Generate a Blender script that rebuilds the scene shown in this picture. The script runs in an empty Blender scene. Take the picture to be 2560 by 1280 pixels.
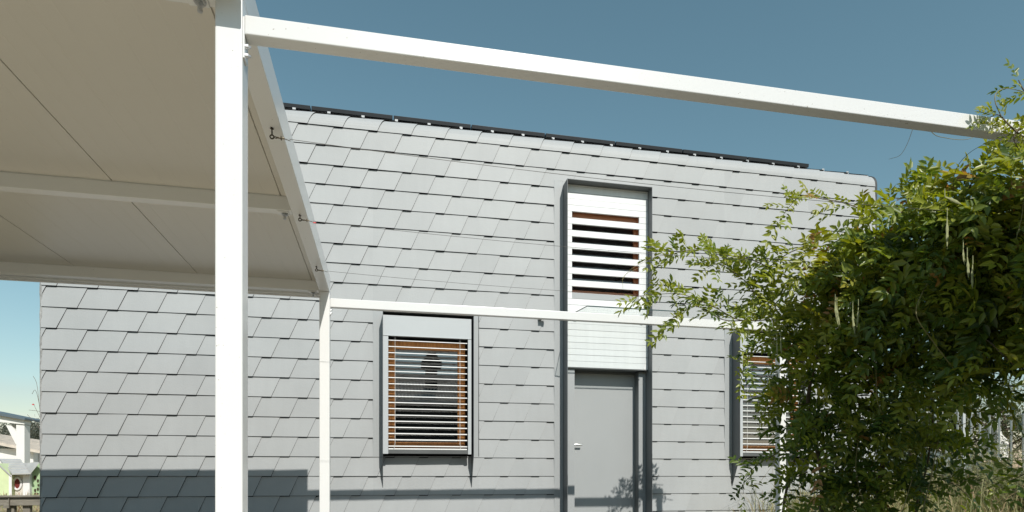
import bpy, bmesh, math, random
import numpy as np
from mathutils import Vector, Matrix
random.seed(7); RNG = np.random.default_rng(11)
S = bpy.context.scene; COL = S.collection

# ------------------------------------------------------------------ camera model (heights are metres above the eye)
F = 1541.0; HZ = 1190.0
A = math.atan(320 / F); CA = math.cos(A); SA = math.sin(A)
def q(px):
    r = (px - 1280) / F
    return (r * CA + SA) / (CA - r * SA)
def Xa(px, Y): return q(px) * Y
def Td(px, Y): return Y * (CA + q(px) * SA)
def Za(px, py, Y): return (HZ - py) / F * Td(px, Y)
def Pt(px, py, Y): return Vector((Xa(px, Y), Y, Za(px, py, Y)))
GZ = -0.65                      # ground level below the eye
W = 8.4                         # plane of the house wall

# ------------------------------------------------------------------ materials
def nm(name):
    m = bpy.data.materials.new(name); m.use_nodes = True
    nt = m.node_tree; b = nt.nodes['Principled BSDF']
    return m, nt, b
def ND(nt, t, **kw):
    n = nt.nodes.new(t)
    for k, v in kw.items():
        if k.startswith('_'): setattr(n, k[1:], v)
        else: n.inputs[k.replace('__', ' ')].default_value = v
    return n
def mat(name, col, rough=0.5, metal=0.0, var=0.06, vscale=3.0, bump=0.0, bscale=60.0, stretch=None, col2=None, spec=0.5, isl=0.0, streak=0.0):
    m, nt, b = nm(name); L = nt.links
    b.inputs['Roughness'].default_value = rough; b.inputs['Metallic'].default_value = metal
    b.inputs['Specular IOR Level'].default_value = spec
    g = ND(nt, 'ShaderNodeNewGeometry')
    mp = ND(nt, 'ShaderNodeMapping'); L.new(g.outputs['Position'], mp.inputs['Vector'])
    if stretch: mp.inputs['Scale'].default_value = stretch
    n = ND(nt, 'ShaderNodeTexNoise', Scale=vscale, Detail=5.0, Roughness=0.6); L.new(mp.outputs[0], n.inputs['Vector'])
    r = ND(nt, 'ShaderNodeValToRGB'); L.new(n.outputs['Fac'], r.inputs['Fac'])
    a = [max(0, x * (1 - var)) for x in col]; c2 = col2 or [min(1, x * (1 + var)) for x in col]
    r.color_ramp.elements[0].position = 0.3; r.color_ramp.elements[1].position = 0.7
    r.color_ramp.elements[0].color = (*a, 1); r.color_ramp.elements[1].color = (*c2, 1)
    out = r.outputs['Color']
    if streak:
        m2 = ND(nt, 'ShaderNodeMapping'); m2.inputs['Scale'].default_value = (9, 9, .55); L.new(g.outputs['Position'], m2.inputs['Vector'])
        n4 = ND(nt, 'ShaderNodeTexNoise', Scale=1.6, Detail=4.0); L.new(m2.outputs[0], n4.inputs['Vector'])
        q4 = ND(nt, 'ShaderNodeMapRange'); L.new(n4.outputs['Fac'], q4.inputs['Value']); q4.inputs['From Min'].default_value = .3; q4.inputs['From Max'].default_value = .7
        q4.inputs['To Min'].default_value = 1 - streak; q4.inputs['To Max'].default_value = 1 + streak * .5
        h4 = ND(nt, 'ShaderNodeHueSaturation'); L.new(out, h4.inputs['Color']); L.new(q4.outputs[0], h4.inputs['Value']); out = h4.outputs[0]
    if isl:
        mr = ND(nt, 'ShaderNodeMapRange'); L.new(g.outputs['Random Per Island'], mr.inputs['Value'])
        mr.inputs['To Min'].default_value = 1 - isl; mr.inputs['To Max'].default_value = 1 + isl
        h = ND(nt, 'ShaderNodeHueSaturation'); L.new(out, h.inputs['Color']); L.new(mr.outputs[0], h.inputs['Value']); out = h.outputs[0]
    L.new(out, b.inputs['Base Color'])
    if bump:
        n2 = ND(nt, 'ShaderNodeTexNoise', Scale=bscale, Detail=3.0); L.new(mp.outputs[0], n2.inputs['Vector'])
        bp = ND(nt, 'ShaderNodeBump', Strength=bump, Distance=0.01); L.new(n2.outputs['Fac'], bp.inputs['Height']); L.new(bp.outputs[0], b.inputs['Normal'])
    return m

M = {}
M['shingle'] = mat('shingle_coating', (.383, .394, .395), .54, 0, .045, 1.3, .10, 55, isl=.035, spec=.35, streak=.018)
M['trim'] = mat('grey_sheet_metal', (.36, .375, .378), .5, 0, .03, 2, .03, 30)
M['fin'] = mat('shade_darkened_fin_metal', (.13, .14, .145), .5, 0, .05, 2, .03, 30)  # grey plate metal coloured darker to deepen the shade on its faces
M['box'] = mat('pale_blind_box', (.46, .485, .495), .5, 0, .02, 2)
M['door'] = mat('grey_door_paint', (.355, .370, .372), .5, 0, .02, 2, .05, 160)
M['backing'] = mat('black_underlay', (.012, .012, .013), .9, spec=.1)
M['dark_trim'] = mat('anthracite_edge', (.045, .048, .05), .55, 0, .2, 20, .2, 40)
M['dark_grey'] = mat('dark_grey_sill', (.10, .105, .105), .5, 0, .1)
M['rough_edge'] = mat('weathered_corner_profile', (.30, .30, .29), .7, 0, .35, 22, .4, 60)
M['plank'] = mat('white_plank_paint', (.76, .77, .77), .42, 0, .03, 1.2, .05, 90, (1, 1, 14), isl=.02, streak=.04)
M['blind'] = mat('white_slat_lacquer', (.82, .82, .80), .35, 0, .02)
M['cord'] = mat('white_cord', (.75, .74, .7), .7)
M['timber'] = mat('oiled_larch', (.46, .175, .040), .5, 0, .35, 6, .12, 60, (14, 14, 1.2), (.58, .25, .07))
M['timber_red'] = mat('stained_window_timber', (.46, .16, .07), .5, 0, .3, 7, .12, 60, (1.2, 14, 14), (.56, .22, .10))
M['black'] = mat('black_gasket', (.012, .012, .012), .6)
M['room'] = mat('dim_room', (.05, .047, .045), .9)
M['handle'] = mat('brushed_steel', (.72, .72, .70), .3, .9, .05)
M['steel'] = mat('galvanised_steel', (.55, .56, .57), .38, .9, .15, 40)
M['rust'] = mat('tarnished_eye_bolt', (.10, .085, .06), .45, .8, .35, 60)
M['wire'] = mat('thin_steel_wire', (.16, .15, .14), .45, .7)
M['pv_frame'] = mat('black_panel_frame', (.018, .02, .023), .35, .3, .2)
M['pv_back'] = mat('panel_backsheet', (.03, .032, .036), .55)
M['pv_cell'] = mat('blue_black_cells', (.012, .016, .035), .15)
M['guard'] = mat('light_snow_guard', (.42, .44, .45), .5)
M['red'] = mat('red_tape', (.6, .05, .05), .6)

def white_metal(name, col, rough, dirt):
    m, nt, b = nm(name); L = nt.links
    g = ND(nt, 'ShaderNodeNewGeometry')
    n = ND(nt, 'ShaderNodeTexNoise', Scale=2.2, Detail=6.0); L.new(g.outputs['Position'], n.inputs['Vector'])
    n2 = ND(nt, 'ShaderNodeTexNoise', Scale=95.0, Detail=2.0); L.new(g.outputs['Position'], n2.inputs['Vector'])
    r = ND(nt, 'ShaderNodeValToRGB'); L.new(n.outputs['Fac'], r.inputs['Fac'])
    r.color_ramp.elements[0].color = (*[c * .95 for c in col], 1); r.color_ramp.elements[1].color = (*col, 1)
    sp = ND(nt, 'ShaderNodeValToRGB'); L.new(n2.outputs['Fac'], sp.inputs['Fac'])
    sp.color_ramp.elements[0].position = .74 - dirt * .05; sp.color_ramp.elements[1].position = .80 - dirt * .05
    mx = ND(nt, 'ShaderNodeMix', _data_type='RGBA'); L.new(sp.outputs['Color'], mx.inputs['Factor'])
    L.new(r.outputs['Color'], mx.inputs[6]); mx.inputs[7].default_value = (.30, .25, .19, 1)
    L.new(mx.outputs[2], b.inputs['Base Color'])
    b.inputs['Roughness'].default_value = rough; b.inputs['Specular IOR Level'].default_value = .5
    bp = ND(nt, 'ShaderNodeBump', Strength=.015, Distance=.005)
    n3 = ND(nt, 'ShaderNodeTexNoise', Scale=26.0, Detail=2.0); L.new(g.outputs['Position'], n3.inputs['Vector'])
    L.new(n3.outputs['Fac'], bp.inputs['Height']); L.new(bp.outputs[0], b.inputs['Normal'])
    return m
M['white'] = white_metal('white_powder_coat', (.79, .79, .78), .26, 0)
M['white_beam'] = white_metal('white_beam_coat', (.76, .757, .745), .20, .3)
M['ceiling'] = white_metal('cream_sandwich_panel', (.67, .64, .575), .33, -1)

def glass(name, tint, ior, rough=0.0, minrefl=0.0):
    m = bpy.data.materials.new(name); m.use_nodes = True; nt = m.node_tree; nt.nodes.clear(); L = nt.links
    o = ND(nt, 'ShaderNodeOutputMaterial'); t = ND(nt, 'ShaderNodeBsdfTransparent'); t.inputs[0].default_value = (*tint, 1)
    g = ND(nt, 'ShaderNodeBsdfGlossy', Roughness=rough); g.inputs[0].default_value = (1, 1, 1, 1)
    f = ND(nt, 'ShaderNodeFresnel', IOR=ior); gg = ND(nt, 'ShaderNodeNewGeometry'); mr = ND(nt, 'ShaderNodeMapRange'); mr.inputs['To Min'].default_value = ior; mr.inputs['To Max'].default_value = 1 / ior
    L.new(gg.outputs['Backfacing'], mr.inputs['Value']); L.new(mr.outputs[0], f.inputs['IOR'])
    a = ND(nt, 'ShaderNodeMath', _operation='ADD'); L.new(f.outputs[0], a.inputs[0]); a.inputs[1].default_value = minrefl
    mx = ND(nt, 'ShaderNodeMixShader'); L.new(a.outputs[0], mx.inputs[0]); L.new(t.outputs[0], mx.inputs[1]); L.new(g.outputs[0], mx.inputs[2])
    L.new(mx.outputs[0], o.inputs[0]); return m
M['pane'] = glass('double_glazing', (.55, .58, .58), 1.9, 0.0, .12)
M['pane_dark'] = glass('louvred_window_glazing', (.5, .52, .52), 1.6, 0.0, .05)
M['pale_tile'] = mat('pale_farmhouse_tiles', (.74, .70, .64), .8, 0, .15, 5)
M['canopy'] = glass('canopy_glass', (.965, .98, .975), 1.5, 0.0)
M['canopy_edge'] = mat('green_glass_edge', (.03, .06, .06), .2)

def leafmat(name, cols, trans=.35, rough=.36):
    m, nt, b = nm(name); L = nt.links
    at = ND(nt, 'ShaderNodeAttribute', _attribute_name='tint')
    r = ND(nt, 'ShaderNodeValToRGB'); L.new(at.outputs['Fac'], r.inputs['Fac'])
    e = r.color_ramp.elements
    e[0].position = cols[0][0]; e[0].color = (*cols[0][1], 1); e[1].position = cols[-1][0]; e[1].color = (*cols[-1][1], 1)
    for p, cc in cols[1:-1]:
        x = e.new(p); x.color = (*cc, 1)
    L.new(r.outputs['Color'], b.inputs['Base Color']); b.inputs['Roughness'].default_value = rough
    b.inputs['Specular IOR Level'].default_value = .45
    tr = ND(nt, 'ShaderNodeBsdfTranslucent'); 
    h = ND(nt, 'ShaderNodeHueSaturation', Saturation=1.15, Value=1.5); L.new(r.outputs['Color'], h.inputs['Color']); L.new(h.outputs[0], tr.inputs[0])
    mx = ND(nt, 'ShaderNodeMixShader', Fac=trans); L.new(b.outputs[0], mx.inputs[1]); L.new(tr.outputs[0], mx.inputs[2])
    L.new(mx.outputs[0], nt.nodes['Material Output'].inputs[0]); return m
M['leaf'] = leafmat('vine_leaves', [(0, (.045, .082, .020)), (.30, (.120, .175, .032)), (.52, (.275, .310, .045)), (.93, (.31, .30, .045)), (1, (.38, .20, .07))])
M['tree_leaf'] = leafmat('tree_leaves', [(0, (.03, .05, .016)), (.6, (.07, .085, .025)), (1, (.14, .13, .05))], .25)
M['far_leaf'] = leafmat('far_tree_leaves', [(0, (.045, .055, .04)), (.6, (.075, .08, .055)), (1, (.12, .115, .075))], .15)
M['dry'] = leafmat('dry_grass_blades', [(0, (.12, .16, .06)), (.4, (.27, .28, .12)), (.8, (.46, .40, .23)), (1, (.36, .20, .12))], .25, .6)
M['stem'] = mat('vine_bark', (.13, .095, .06), .8, 0, .3, 20, .3, 60)
M['shoot'] = mat('green_vine_shoot', (.24, .20, .08), .6, 0, .3, 8)
M['shoot_dark'] = mat('dark_tendril', (.06, .055, .03), .6, 0, .3, 8)
M['pod'] = mat('velvety_seed_pod', (.30, .31, .15), .75, 0, .2, 18, .2, 120)
M['twig'] = mat('grey_twig', (.20, .17, .14), .8)
M['bark'] = mat('tree_bark', (.12, .09, .065), .9, 0, .3, 9, .3, 30)

# ------------------------------------------------------------------ mesh builder
class B:
    def __init__(s): s.v = []; s.f = []; s.m = []; s.sm = []
    def add(s, vs, fs, mi=0, smooth=False):
        o = len(s.v); s.v += [tuple(v) for v in vs]
        for f in fs: s.f.append(tuple(i + o for i in f)); s.m.append(mi); s.sm.append(smooth)
        return s
    def box(s, x0, x1, y0, y1, z0, z1, bev=0, mi=0, seg=2, xf=None):
        bm = bmesh.new()
        bmesh.ops.create_cube(bm, size=1.0)
        for v in bm.verts:
            v.co = Vector((x0 + (v.co.x + .5) * (x1 - x0), y0 + (v.co.y + .5) * (y1 - y0), z0 + (v.co.z + .5) * (z1 - z0)))
        if bev: bmesh.ops.bevel(bm, geom=bm.edges[:], offset=bev, segments=seg, profile=.5, affect='EDGES')
        bm.verts.index_update(); bm.normal_update()
        vs = [v.co.copy() for v in bm.verts]
        if xf: vs = [xf @ v for v in vs]
        fl = [[v.index for v in f.verts] for f in bm.faces]
        o = len(s.v); s.v += [tuple(v) for v in vs]
        for f, bf in zip(fl, bm.faces):
            s.f.append(tuple(i + o for i in f)); s.m.append(mi); s.sm.append(False)
        bm.free(); return s
    def prism(s, poly, axis, a0, a1, mi=0):
        # poly of 2-D points extruded along an axis: 'x' -> (y,z); 'y' -> (x,z); 'z' -> (x,y)
        def P(p, a):
            return {'x': (a, p[0], p[1]), 'y': (p[0], a, p[1]), 'z': (p[0], p[1], a)}[axis]
        n = len(poly); vs = [P(p, a0) for p in poly] + [P(p, a1) for p in poly]
        fs = [tuple(range(n)), tuple(range(2 * n - 1, n - 1, -1))] + [(i, i + n, (i + 1) % n + n, (i + 1) % n) for i in range(n)]
        return s.add(vs, fs, mi)
    def tube(s, pts, r, n=6, mi=0, cap=True):
        pts = [Vector(p) for p in pts]; rs = r if isinstance(r, (list, tuple)) else [r] * len(pts)
        o = len(s.v); up = Vector((.31, .17, .93)); prev = None
        for i, p in enumerate(pts):
            d = (pts[min(i + 1, len(pts) - 1)] - pts[max(i - 1, 0)])
            d = d.normalized() if d.length > 1e-9 else Vector((0, 0, 1))
            u = prev - d * prev.dot(d) if prev is not None else (up if abs(up.dot(d)) < .9 else Vector((1, 0, 0))) - d * up.dot(d)
            if u.length < 1e-6: u = d.orthogonal()
            u.normalize(); prev = u; w = d.cross(u)
            for k in range(n):
                a = 2 * math.pi * k / n; s.v.append(tuple(p + (u * math.cos(a) + w * math.sin(a)) * rs[i]))
        for i in range(len(pts) - 1):
            for k in range(n):
                s.f.append((o + i * n + k, o + i * n + (k + 1) % n, o + (i + 1) * n + (k + 1) % n, o + (i + 1) * n + k)); s.m.append(mi); s.sm.append(True)
        if cap:
            s.f.append(tuple(o + k for k in range(n))[::-1]); s.m.append(mi); s.sm.append(False)
            e = o + (len(pts) - 1) * n; s.f.append(tuple(e + k for k in range(n))); s.m.append(mi); s.sm.append(False)
        return s
    def ring(s, c, R, r, ax=(0, 1, 0), n=14, k=6, mi=0):
        ax = Vector(ax).normalized(); u = ax.orthogonal().normalized(); w = ax.cross(u); c = Vector(c)
        return s.tube([c + (u * math.cos(2 * math.pi * i / n) + w * math.sin(2 * math.pi * i / n)) * R for i in range(n + 1)], r, k, mi, False)
    def build(s, name, mats, parent=None, label=None, kind=None):
        me = bpy.data.meshes.new(name); me.from_pydata(s.v, [], s.f)
        if not isinstance(mats, (list, tuple)): mats = [mats]
        for x in mats: me.materials.append(M[x] if isinstance(x, str) else x)
        me.polygons.foreach_set('material_index', s.m); me.polygons.foreach_set('use_smooth', s.sm)
        me.validate(); me.update()
        if any(s.sm):
            try: me.set_sharp_from_angle(angle=math.radians(40))
            except Exception: pass
        return link(name, me, parent, label, kind)
def link(name, me, parent=None, label=None, kind=None):
    o = bpy.data.objects.new(name, me); COL.objects.link(o)
    if parent: o.parent = parent
    if label: o['label'] = label
    if kind: o['kind'] = kind
    return o
def thing(name, label, cat, group=None):
    o = bpy.data.objects.new(name, None); o.empty_display_size = .1; COL.objects.link(o)
    return tag(o, label, cat, group)
def tag(o, label, cat, group=None):
    o['label'] = label; o['category'] = cat
    if group: o['group'] = group
    return o
def smooth(pts, n=6):
    pts = [Vector(p) for p in pts]; P = [pts[0] * 2 - pts[1]] + pts + [pts[-1] * 2 - pts[-2]]; out = []
    for i in range(1, len(P) - 2):
        for k in range(n):
            t = k / n; a, b, c, d = P[i - 1], P[i], P[i + 1], P[i + 2]
            out.append(.5 * ((2 * b) + (c - a) * t + (2 * a - 5 * b + 4 * c - d) * t * t + (3 * b - a - 3 * c + d) * t ** 3))
    return out + [pts[-1]]

# ------------------------------------------------------------------ HOUSE
HL, HR = Xa(104.5, W), Xa(2187, W) - .01
ROW = .2545; SW = .444; X0 = -.972; ZT = 4.615; RC = .20
PITCH = math.radians(10)
house = thing('house', 'grey house clad in rhomboid metal shingles with a white plank panel above its door', 'house')
# openings in wall coordinates: x0, x1, z0, z1
YF = W - .23
W1 = dict(xl=Xa(956.5, YF), xr=Xa(1185, YF), zt=Za(957, 776, YF), zb=Za(957, 1133, YF))
ww = W1['xr'] - W1['xl']
w2l = Xa(1850, YF)
W2 = dict(xl=w2l, xr=w2l + ww, zt=W1['zt'], zb=W1['zb'])
DX0, DX1, DZT = Xa(1418.5, YF), Xa(1631, YF), Za(1420, 446, YF)
dl = Xa(956.5, W) - Xa(933, W)
OPEN = []
for w in (W1, W2):
    OPEN.append((w['xl'] - .125, w['xr'] + .10, ROW * 1 + .012, w['zt'] + .05))
OPEN.append((Xa(1384.5, W), DX1 + .035, GZ, DZT + .06))
def rects(x0, x1, z0, z1, holes):
    out = []; xs = sorted(set([x0, x1] + [h[0] for h in holes] + [h[1] for h in holes]))
    for a, b in zip(xs, xs[1:]):
        hs = sorted([h for h in holes if h[0] < (a + b) / 2 < h[1]], key=lambda h: h[2]); z = z0
        for h in hs:
            if h[2] > z: out.append((a, b, z, h[2]))
            z = max(z, h[3])
        if z < z1: out.append((a, b, z, z1))
    return out
def clip(poly, x0, x1, z0, z1):
    for ax, lim, sg in ((0, x0, 1), (0, x1, -1), (1, z0, 1), (1, z1, -1)):
        o = []
        for i in range(len(poly)):
            a, b = poly[i - 1], poly[i]; da, db = (a[ax] - lim) * sg, (b[ax] - lim) * sg
            if (da >= 0) != (db >= 0):
                t = da / (da - db); o.append((a[0] + (b[0] - a[0]) * t, a[1] + (b[1] - a[1]) * t))
            if db >= 0: o.append(b)
        poly = o
        if len(poly) < 3: return []
    return poly
def prof(sz, pr):
    """height along the wall skin -> (Y, z), bending over the eaves; pr = distance proud of the wall"""
    if sz <= ZT: return W - pr, sz
    a = (sz - ZT) / RC
    am = math.pi / 2 - PITCH
    if a <= am: return W + RC - (RC + pr) * math.cos(a), ZT + (RC + pr) * math.sin(a)
    d = sz - ZT - am * RC
    y, z = W + RC - (RC + pr) * math.cos(am), ZT + (RC + pr) * math.sin(am)
    return y + d * math.cos(PITCH), z + d * math.sin(PITCH)
clad = B(); rs = rects(HL, HR, GZ, ROW * 18, OPEN)
SL = .245 * SW; GAPH = .004
for k in range(-3, 20):
    z0 = ROW * k; z1 = z0 + ROW
    off = X0 + (0 if k % 2 == 0 else SW / 2)
    for n in range(-9, 21):
        xb = off + n * SW
        tw = [random.gauss(0, .0018) for _ in range(4)]
        def depth(x, z):
            v = (z - z0) / ROW; u = (x - xb - SL * v) / SW
            d = .0030 + .0150 * (1 - v) + .0105 * u
            return d + (tw[0] * (1 - u) + tw[1] * u) * (1 - v) + (tw[2] * (1 - u) + tw[3] * u) * v
        nt_ = .26 * SW
        hz = .011
        poly = [(xb, z0), (xb + SW - .0035, z0), (xb + SW + SL - .0035, z1 - GAPH), (xb + SL + nt_, z1 - GAPH), (xb + SL + nt_ - .004, z1 - hz), (xb + SL * (1 - hz / ROW), z1 - hz)]
        if k < 18:
            for r in rs:
                p = clip(poly, *r)
                if p: clad.add([(x, W - depth(x, z), z) for x, z in p], [tuple(range(len(p)))])
        else:
            N = 16
            for i in range(N):
                p = clip(poly, HL, HR, z0 + ROW * i / N, z0 + ROW * (i + 1) / N)
                if p:
                    vs = []
                    for x, z in p:
                        y, zz = prof(z, depth(x, z)); vs.append((x, y, zz))
                    clad.add(vs, [tuple(range(len(p)))], 0, True)
me_c = clad.build('cladding', 'shingle', house)
# dark core behind the shingles: wall, curved eave, roof deck, side and rear walls
core = B()
holes = [(w['xl'] + .01, w['xr'] - .01, w['zb'], w['zt']) for w in (W1, W2)] + [(DX0 + .004, DX1 - .004, GZ, DZT - .004)]
for r in rects(HL + .004, HR - .004, GZ, ZT, holes):
    core.add([(r[0], W, r[2]), (r[1], W, r[2]), (r[1], W, r[3]), (r[0], W, r[3])], [(0, 1, 2, 3)])
pp = [prof(ZT + RC * (math.pi / 2 - PITCH) * i / 10, 0) for i in range(11)] + [prof(ZT + RC * (math.pi / 2 - PITCH) + .6, 0)]
for a, b in zip(pp, pp[1:]):
    core.add([(HL + .004, *a), (HR - .004, *a), (HR - .004, *b), (HL + .004, *b)], [(0, 1, 2, 3)])
core.build('wall_core', 'backing', house)
ridge = prof(ZT + RC * (math.pi / 2 - PITCH) + 4.4, -.002)
dk = prof(ZT + RC * (math.pi / 2 - PITCH) + .6, -.002)
rf = B()
rf.add([(HL, *dk), (HR, *dk), (HR, *ridge), (HL, *ridge)], [(0, 1, 2, 3)])
rf.add([(HL, *ridge), (HR, *ridge), (HR, 2 * ridge[0] - W, ZT), (HL, 2 * ridge[0] - W, ZT)], [(0, 1, 2, 3)])
rf.build('roof', 'trim', house)
yb = 2 * ridge[0] - W
sd = B()
gable = [(W + .02, GZ), (yb, GZ), (yb, ZT), (ridge[0], ridge[1] - .01), (pp[-2][0], pp[-2][1] - .01), (W + .02, ZT)]
for x in (HL + .003, HR - .003):
    sd.add([(x, *p) for p in gable], [tuple(range(len(gable)))])
sd.add([(HL, yb, GZ), (HR, yb, GZ), (HR, yb, ZT), (HL, yb, ZT)], [(0, 1, 2, 3)])
sd.build('side_wall', 'trim', house)
# weathered corner profile on the left edge, dark verge profile on the right
cp = B()
pts = []
for i in range(60):
    z = GZ + (ZT - GZ) * i / 59
    pts.append((HL - .004, W - .004 + .004 * math.sin(i * 1.9), z))
cp.tube(pts, [.013 + .004 * abs(math.sin(i * .83)) for i in range(60)], 8)
cp.build('corner_profile', 'rough_edge', house)
vg = B(); path = [prof(z, .012) for z in [GZ + (ZT - GZ) * i / 8 for i in range(9)]] + [prof(ZT + RC * (math.pi / 2 - PITCH) * i / 12, .012) for i in range(1, 13)] + [prof(ZT + RC * (math.pi / 2 - PITCH) + 4.3, .012)]
inn = [prof(z, -.06) for z in [GZ + (ZT - GZ) * i / 8 for i in range(9)]] + [prof(ZT + RC * (math.pi / 2 - PITCH) * i / 12, -.06) for i in range(1, 13)] + [prof(ZT + RC * (math.pi / 2 - PITCH) + 4.3, -.06)]
n = len(path); vs = []
for x in (HR + .002, HR + .045):
    vs += [(x, *p) for p in path] + [(x, *p) for p in inn]
fs = []
for i in range(n - 1):
    fs += [(i, i + 1, i + 1 + 2 * n, i + 2 * n), (i, n + i, n + i + 1, i + 1), (2 * n + i, 2 * n + i + 1, 3 * n + i + 1, 3 * n + i)]
vg.add(vs, fs); vg.build('verge_profile', 'dark_trim', house)
# snow guards: one bracket per shingle just behind the eave curve
for i in range(-7, 20):
    x = X0 + .30 + i * SW + (-.05)
    if not HL + .2 < x < HR - .1: continue
    g = B(); y, z = prof(ZT + RC * (math.pi / 2 - PITCH) + .03, .006)
    g.box(x - .020, x + .020, y - .02, y - .016, z - .004, z + .055)
    g.prism([(y - .0158, z), (y + .05, z + .006), (y - .0158, z + .058)], 'x', x - .0195, x - .0165)
    g.prism([(y - .0158, z), (y + .05, z + .006), (y - .0158, z + .058)], 'x', x + .0165, x + .0195)
    g.build('snow_guard', 'guard', house)

# ------------------------------------------------------------------ the two windows with blinds
def window(w, first):
    xl, xr, zt, zb = w['xl'], w['xr'], w['zt'], w['zb']
    pl = B(); T = .005
    fin = .45
    # flush flashing strips beside the plates
    pl.box(xl - .125, xl - .075, W - .022, W - .002, ROW + .012, zt + .05)
    pl.box(xl - .0748, xl - .0002, W - .016, W - .003, ROW + .012, zt + .05)
    pl.box(xr + .0002, xr + .092, W - .018, W - .002, ROW + .012, zt + .05)
    pl.box(xl, xr, W - .016, W - .003, zt + .0002, zt + .05)
    win = pl.build('window', 'trim', house)
    for x in (xl, xr - T):
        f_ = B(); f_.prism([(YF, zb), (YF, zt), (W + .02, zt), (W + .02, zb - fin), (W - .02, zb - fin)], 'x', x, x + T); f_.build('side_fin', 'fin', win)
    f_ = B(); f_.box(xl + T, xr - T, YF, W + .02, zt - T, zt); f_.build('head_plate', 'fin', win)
    yp = YF + .04
    # blind box cover and jamb panels
    cv = B(); g1 = .03
    o_l, o_r = xl + .072, xr - .075
    zo = zt - .315
    cv.box(xl + T, xr - g1, yp, yp + .02, zo + .012, zt - .045)
    cv.box(xl + T + .001, xr - g1 - .001, yp - .006, yp + .022, zo, zo + .0118, .002)
    cv.box(xl + T, o_l, yp + .0005, yp + .02, zb - .005, zo - .0002)
    cv.box(o_r, xr - g1, yp + .0005, yp + .02, zb - .005, zo - .0002)
    cv.build('blind_box_cover', 'box', win)
    sl = B(); sl.prism([(yp + .012, zb + .0), (yp + .012, zb + .05), (W + .06, zb + .075), (W + .06, zb + .0)], 'x', o_l, o_r)
    sl.build('sill', 'dark_grey', win)
    rv = B(); yr = W + .09
    rv.box(o_l - .02, o_l - .012, yp + .021, yr, zb, zt - .05); rv.box(o_r + .012, o_r + .02, yp + .021, yr, zb, zt - .05)
    rv.box(o_l - .02, o_r + .02, yp + .021, yr, zo + .02, zo + .03)
    rv.build('reveal', 'dark_trim', win)
    # timber frame with a sash
    yt = W - .045; fl, fr, fz0, fz1 = o_l - .011, o_r - .02, zb + .078, zo - .035
    tf = B(); fw = .10
    tf.box(fl, fl + fw, yt, yt + .06, fz0, fz1, .004); tf.box(fr - fw, fr, yt, yt + .06, fz0, fz1, .004)
    tf.box(fl + fw, fr - fw, yt + .001, yt + .06, fz1 - fw, fz1, .004); tf.box(fl + fw, fr - fw, yt + .001, yt + .06, fz0, fz0 + .06, .004)
    tf.box(fl + fw, fr - fw, yt - .006, yt + .05, fz0 + .0602, fz0 + .078, .003)
    tf.box(fl + fw * .55, fl + fw * .62, yt - .003, yt + .01, fz0, fz1); tf.box(fr - fw * .62, fr - fw * .55, yt - .003, yt + .01, fz0, fz1)
    tf.build('timber_frame', 'timber', win)
    gl = B(); gl.add([(fl + fw, yt + .03, fz0 + .06), (fr - fw, yt + .03, fz0 + .06), (fr - fw, yt + .03, fz1 - fw), (fl + fw, yt + .03, fz1 - fw)], [(0, 1, 2, 3)])
    gl.build('pane', 'pane', win)
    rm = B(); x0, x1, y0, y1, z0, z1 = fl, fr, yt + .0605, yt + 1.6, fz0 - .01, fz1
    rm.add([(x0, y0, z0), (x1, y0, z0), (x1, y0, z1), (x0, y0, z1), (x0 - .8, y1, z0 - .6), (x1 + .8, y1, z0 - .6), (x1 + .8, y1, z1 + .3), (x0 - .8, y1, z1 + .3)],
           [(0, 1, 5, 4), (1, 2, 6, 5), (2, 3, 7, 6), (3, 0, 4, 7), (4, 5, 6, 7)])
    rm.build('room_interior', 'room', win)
    # external venetian blind: slats, then ladder cords
    bl = B(); n = 18; ztop = zo - .045; zbt = zb + .105; yc = yp + .062
    for i in range(n):
        z = ztop + (zbt - ztop) * i / (n - 1); x0, x1 = o_l + .002, o_r - .006
        prof_ = []
        hw = .034; ti = math.radians(8)
        for j in range(7):
            u = -1 + 2 * j / 6; yy = u * hw; zz = .004 * (1 - u * u)
            prof_.append((yc + yy * math.cos(ti), z + zz + yy * math.sin(ti)))
        a = prof_[0]
        top = [(a[0] - .001, a[1] - .0055)] + prof_
        bot = [(p[0] + .001, p[1] - .0022) for p in top[::-1]]
        jig = random.gauss(0, .0012)
        poly = [(p[0], p[1] + jig) for p in top + bot]
        bl.prism(poly, 'x', x0, x1)
    bl.box(o_l + .002, o_r - .006, yc - .02, yc + .02, zbt - .052, zbt - .036, .003)
    bl.build('blind', 'blind', win)
    for xx, sg in ((o_l + .088, -1), (o_r - .105, 1)):
        cd = B(); cd.tube([(xx, yc - .038, ztop + .045), (xx, yc - .038, zbt + .02), (xx + sg * .014, yc - .04, zbt - .012), (xx + sg * .002 - .004, yc - .042, zbt - .05), (xx - sg * .012, yc - .042, zbt - .075)], .0028, 5)
        cd.build('blind_cord', 'cord', win)
    return win
window(W1, True)['label'] = 'window with raised view through white blind slats beside the white carport post'
window(W2, False)['label'] = 'window with white blind slats half hidden by the vine'

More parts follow.
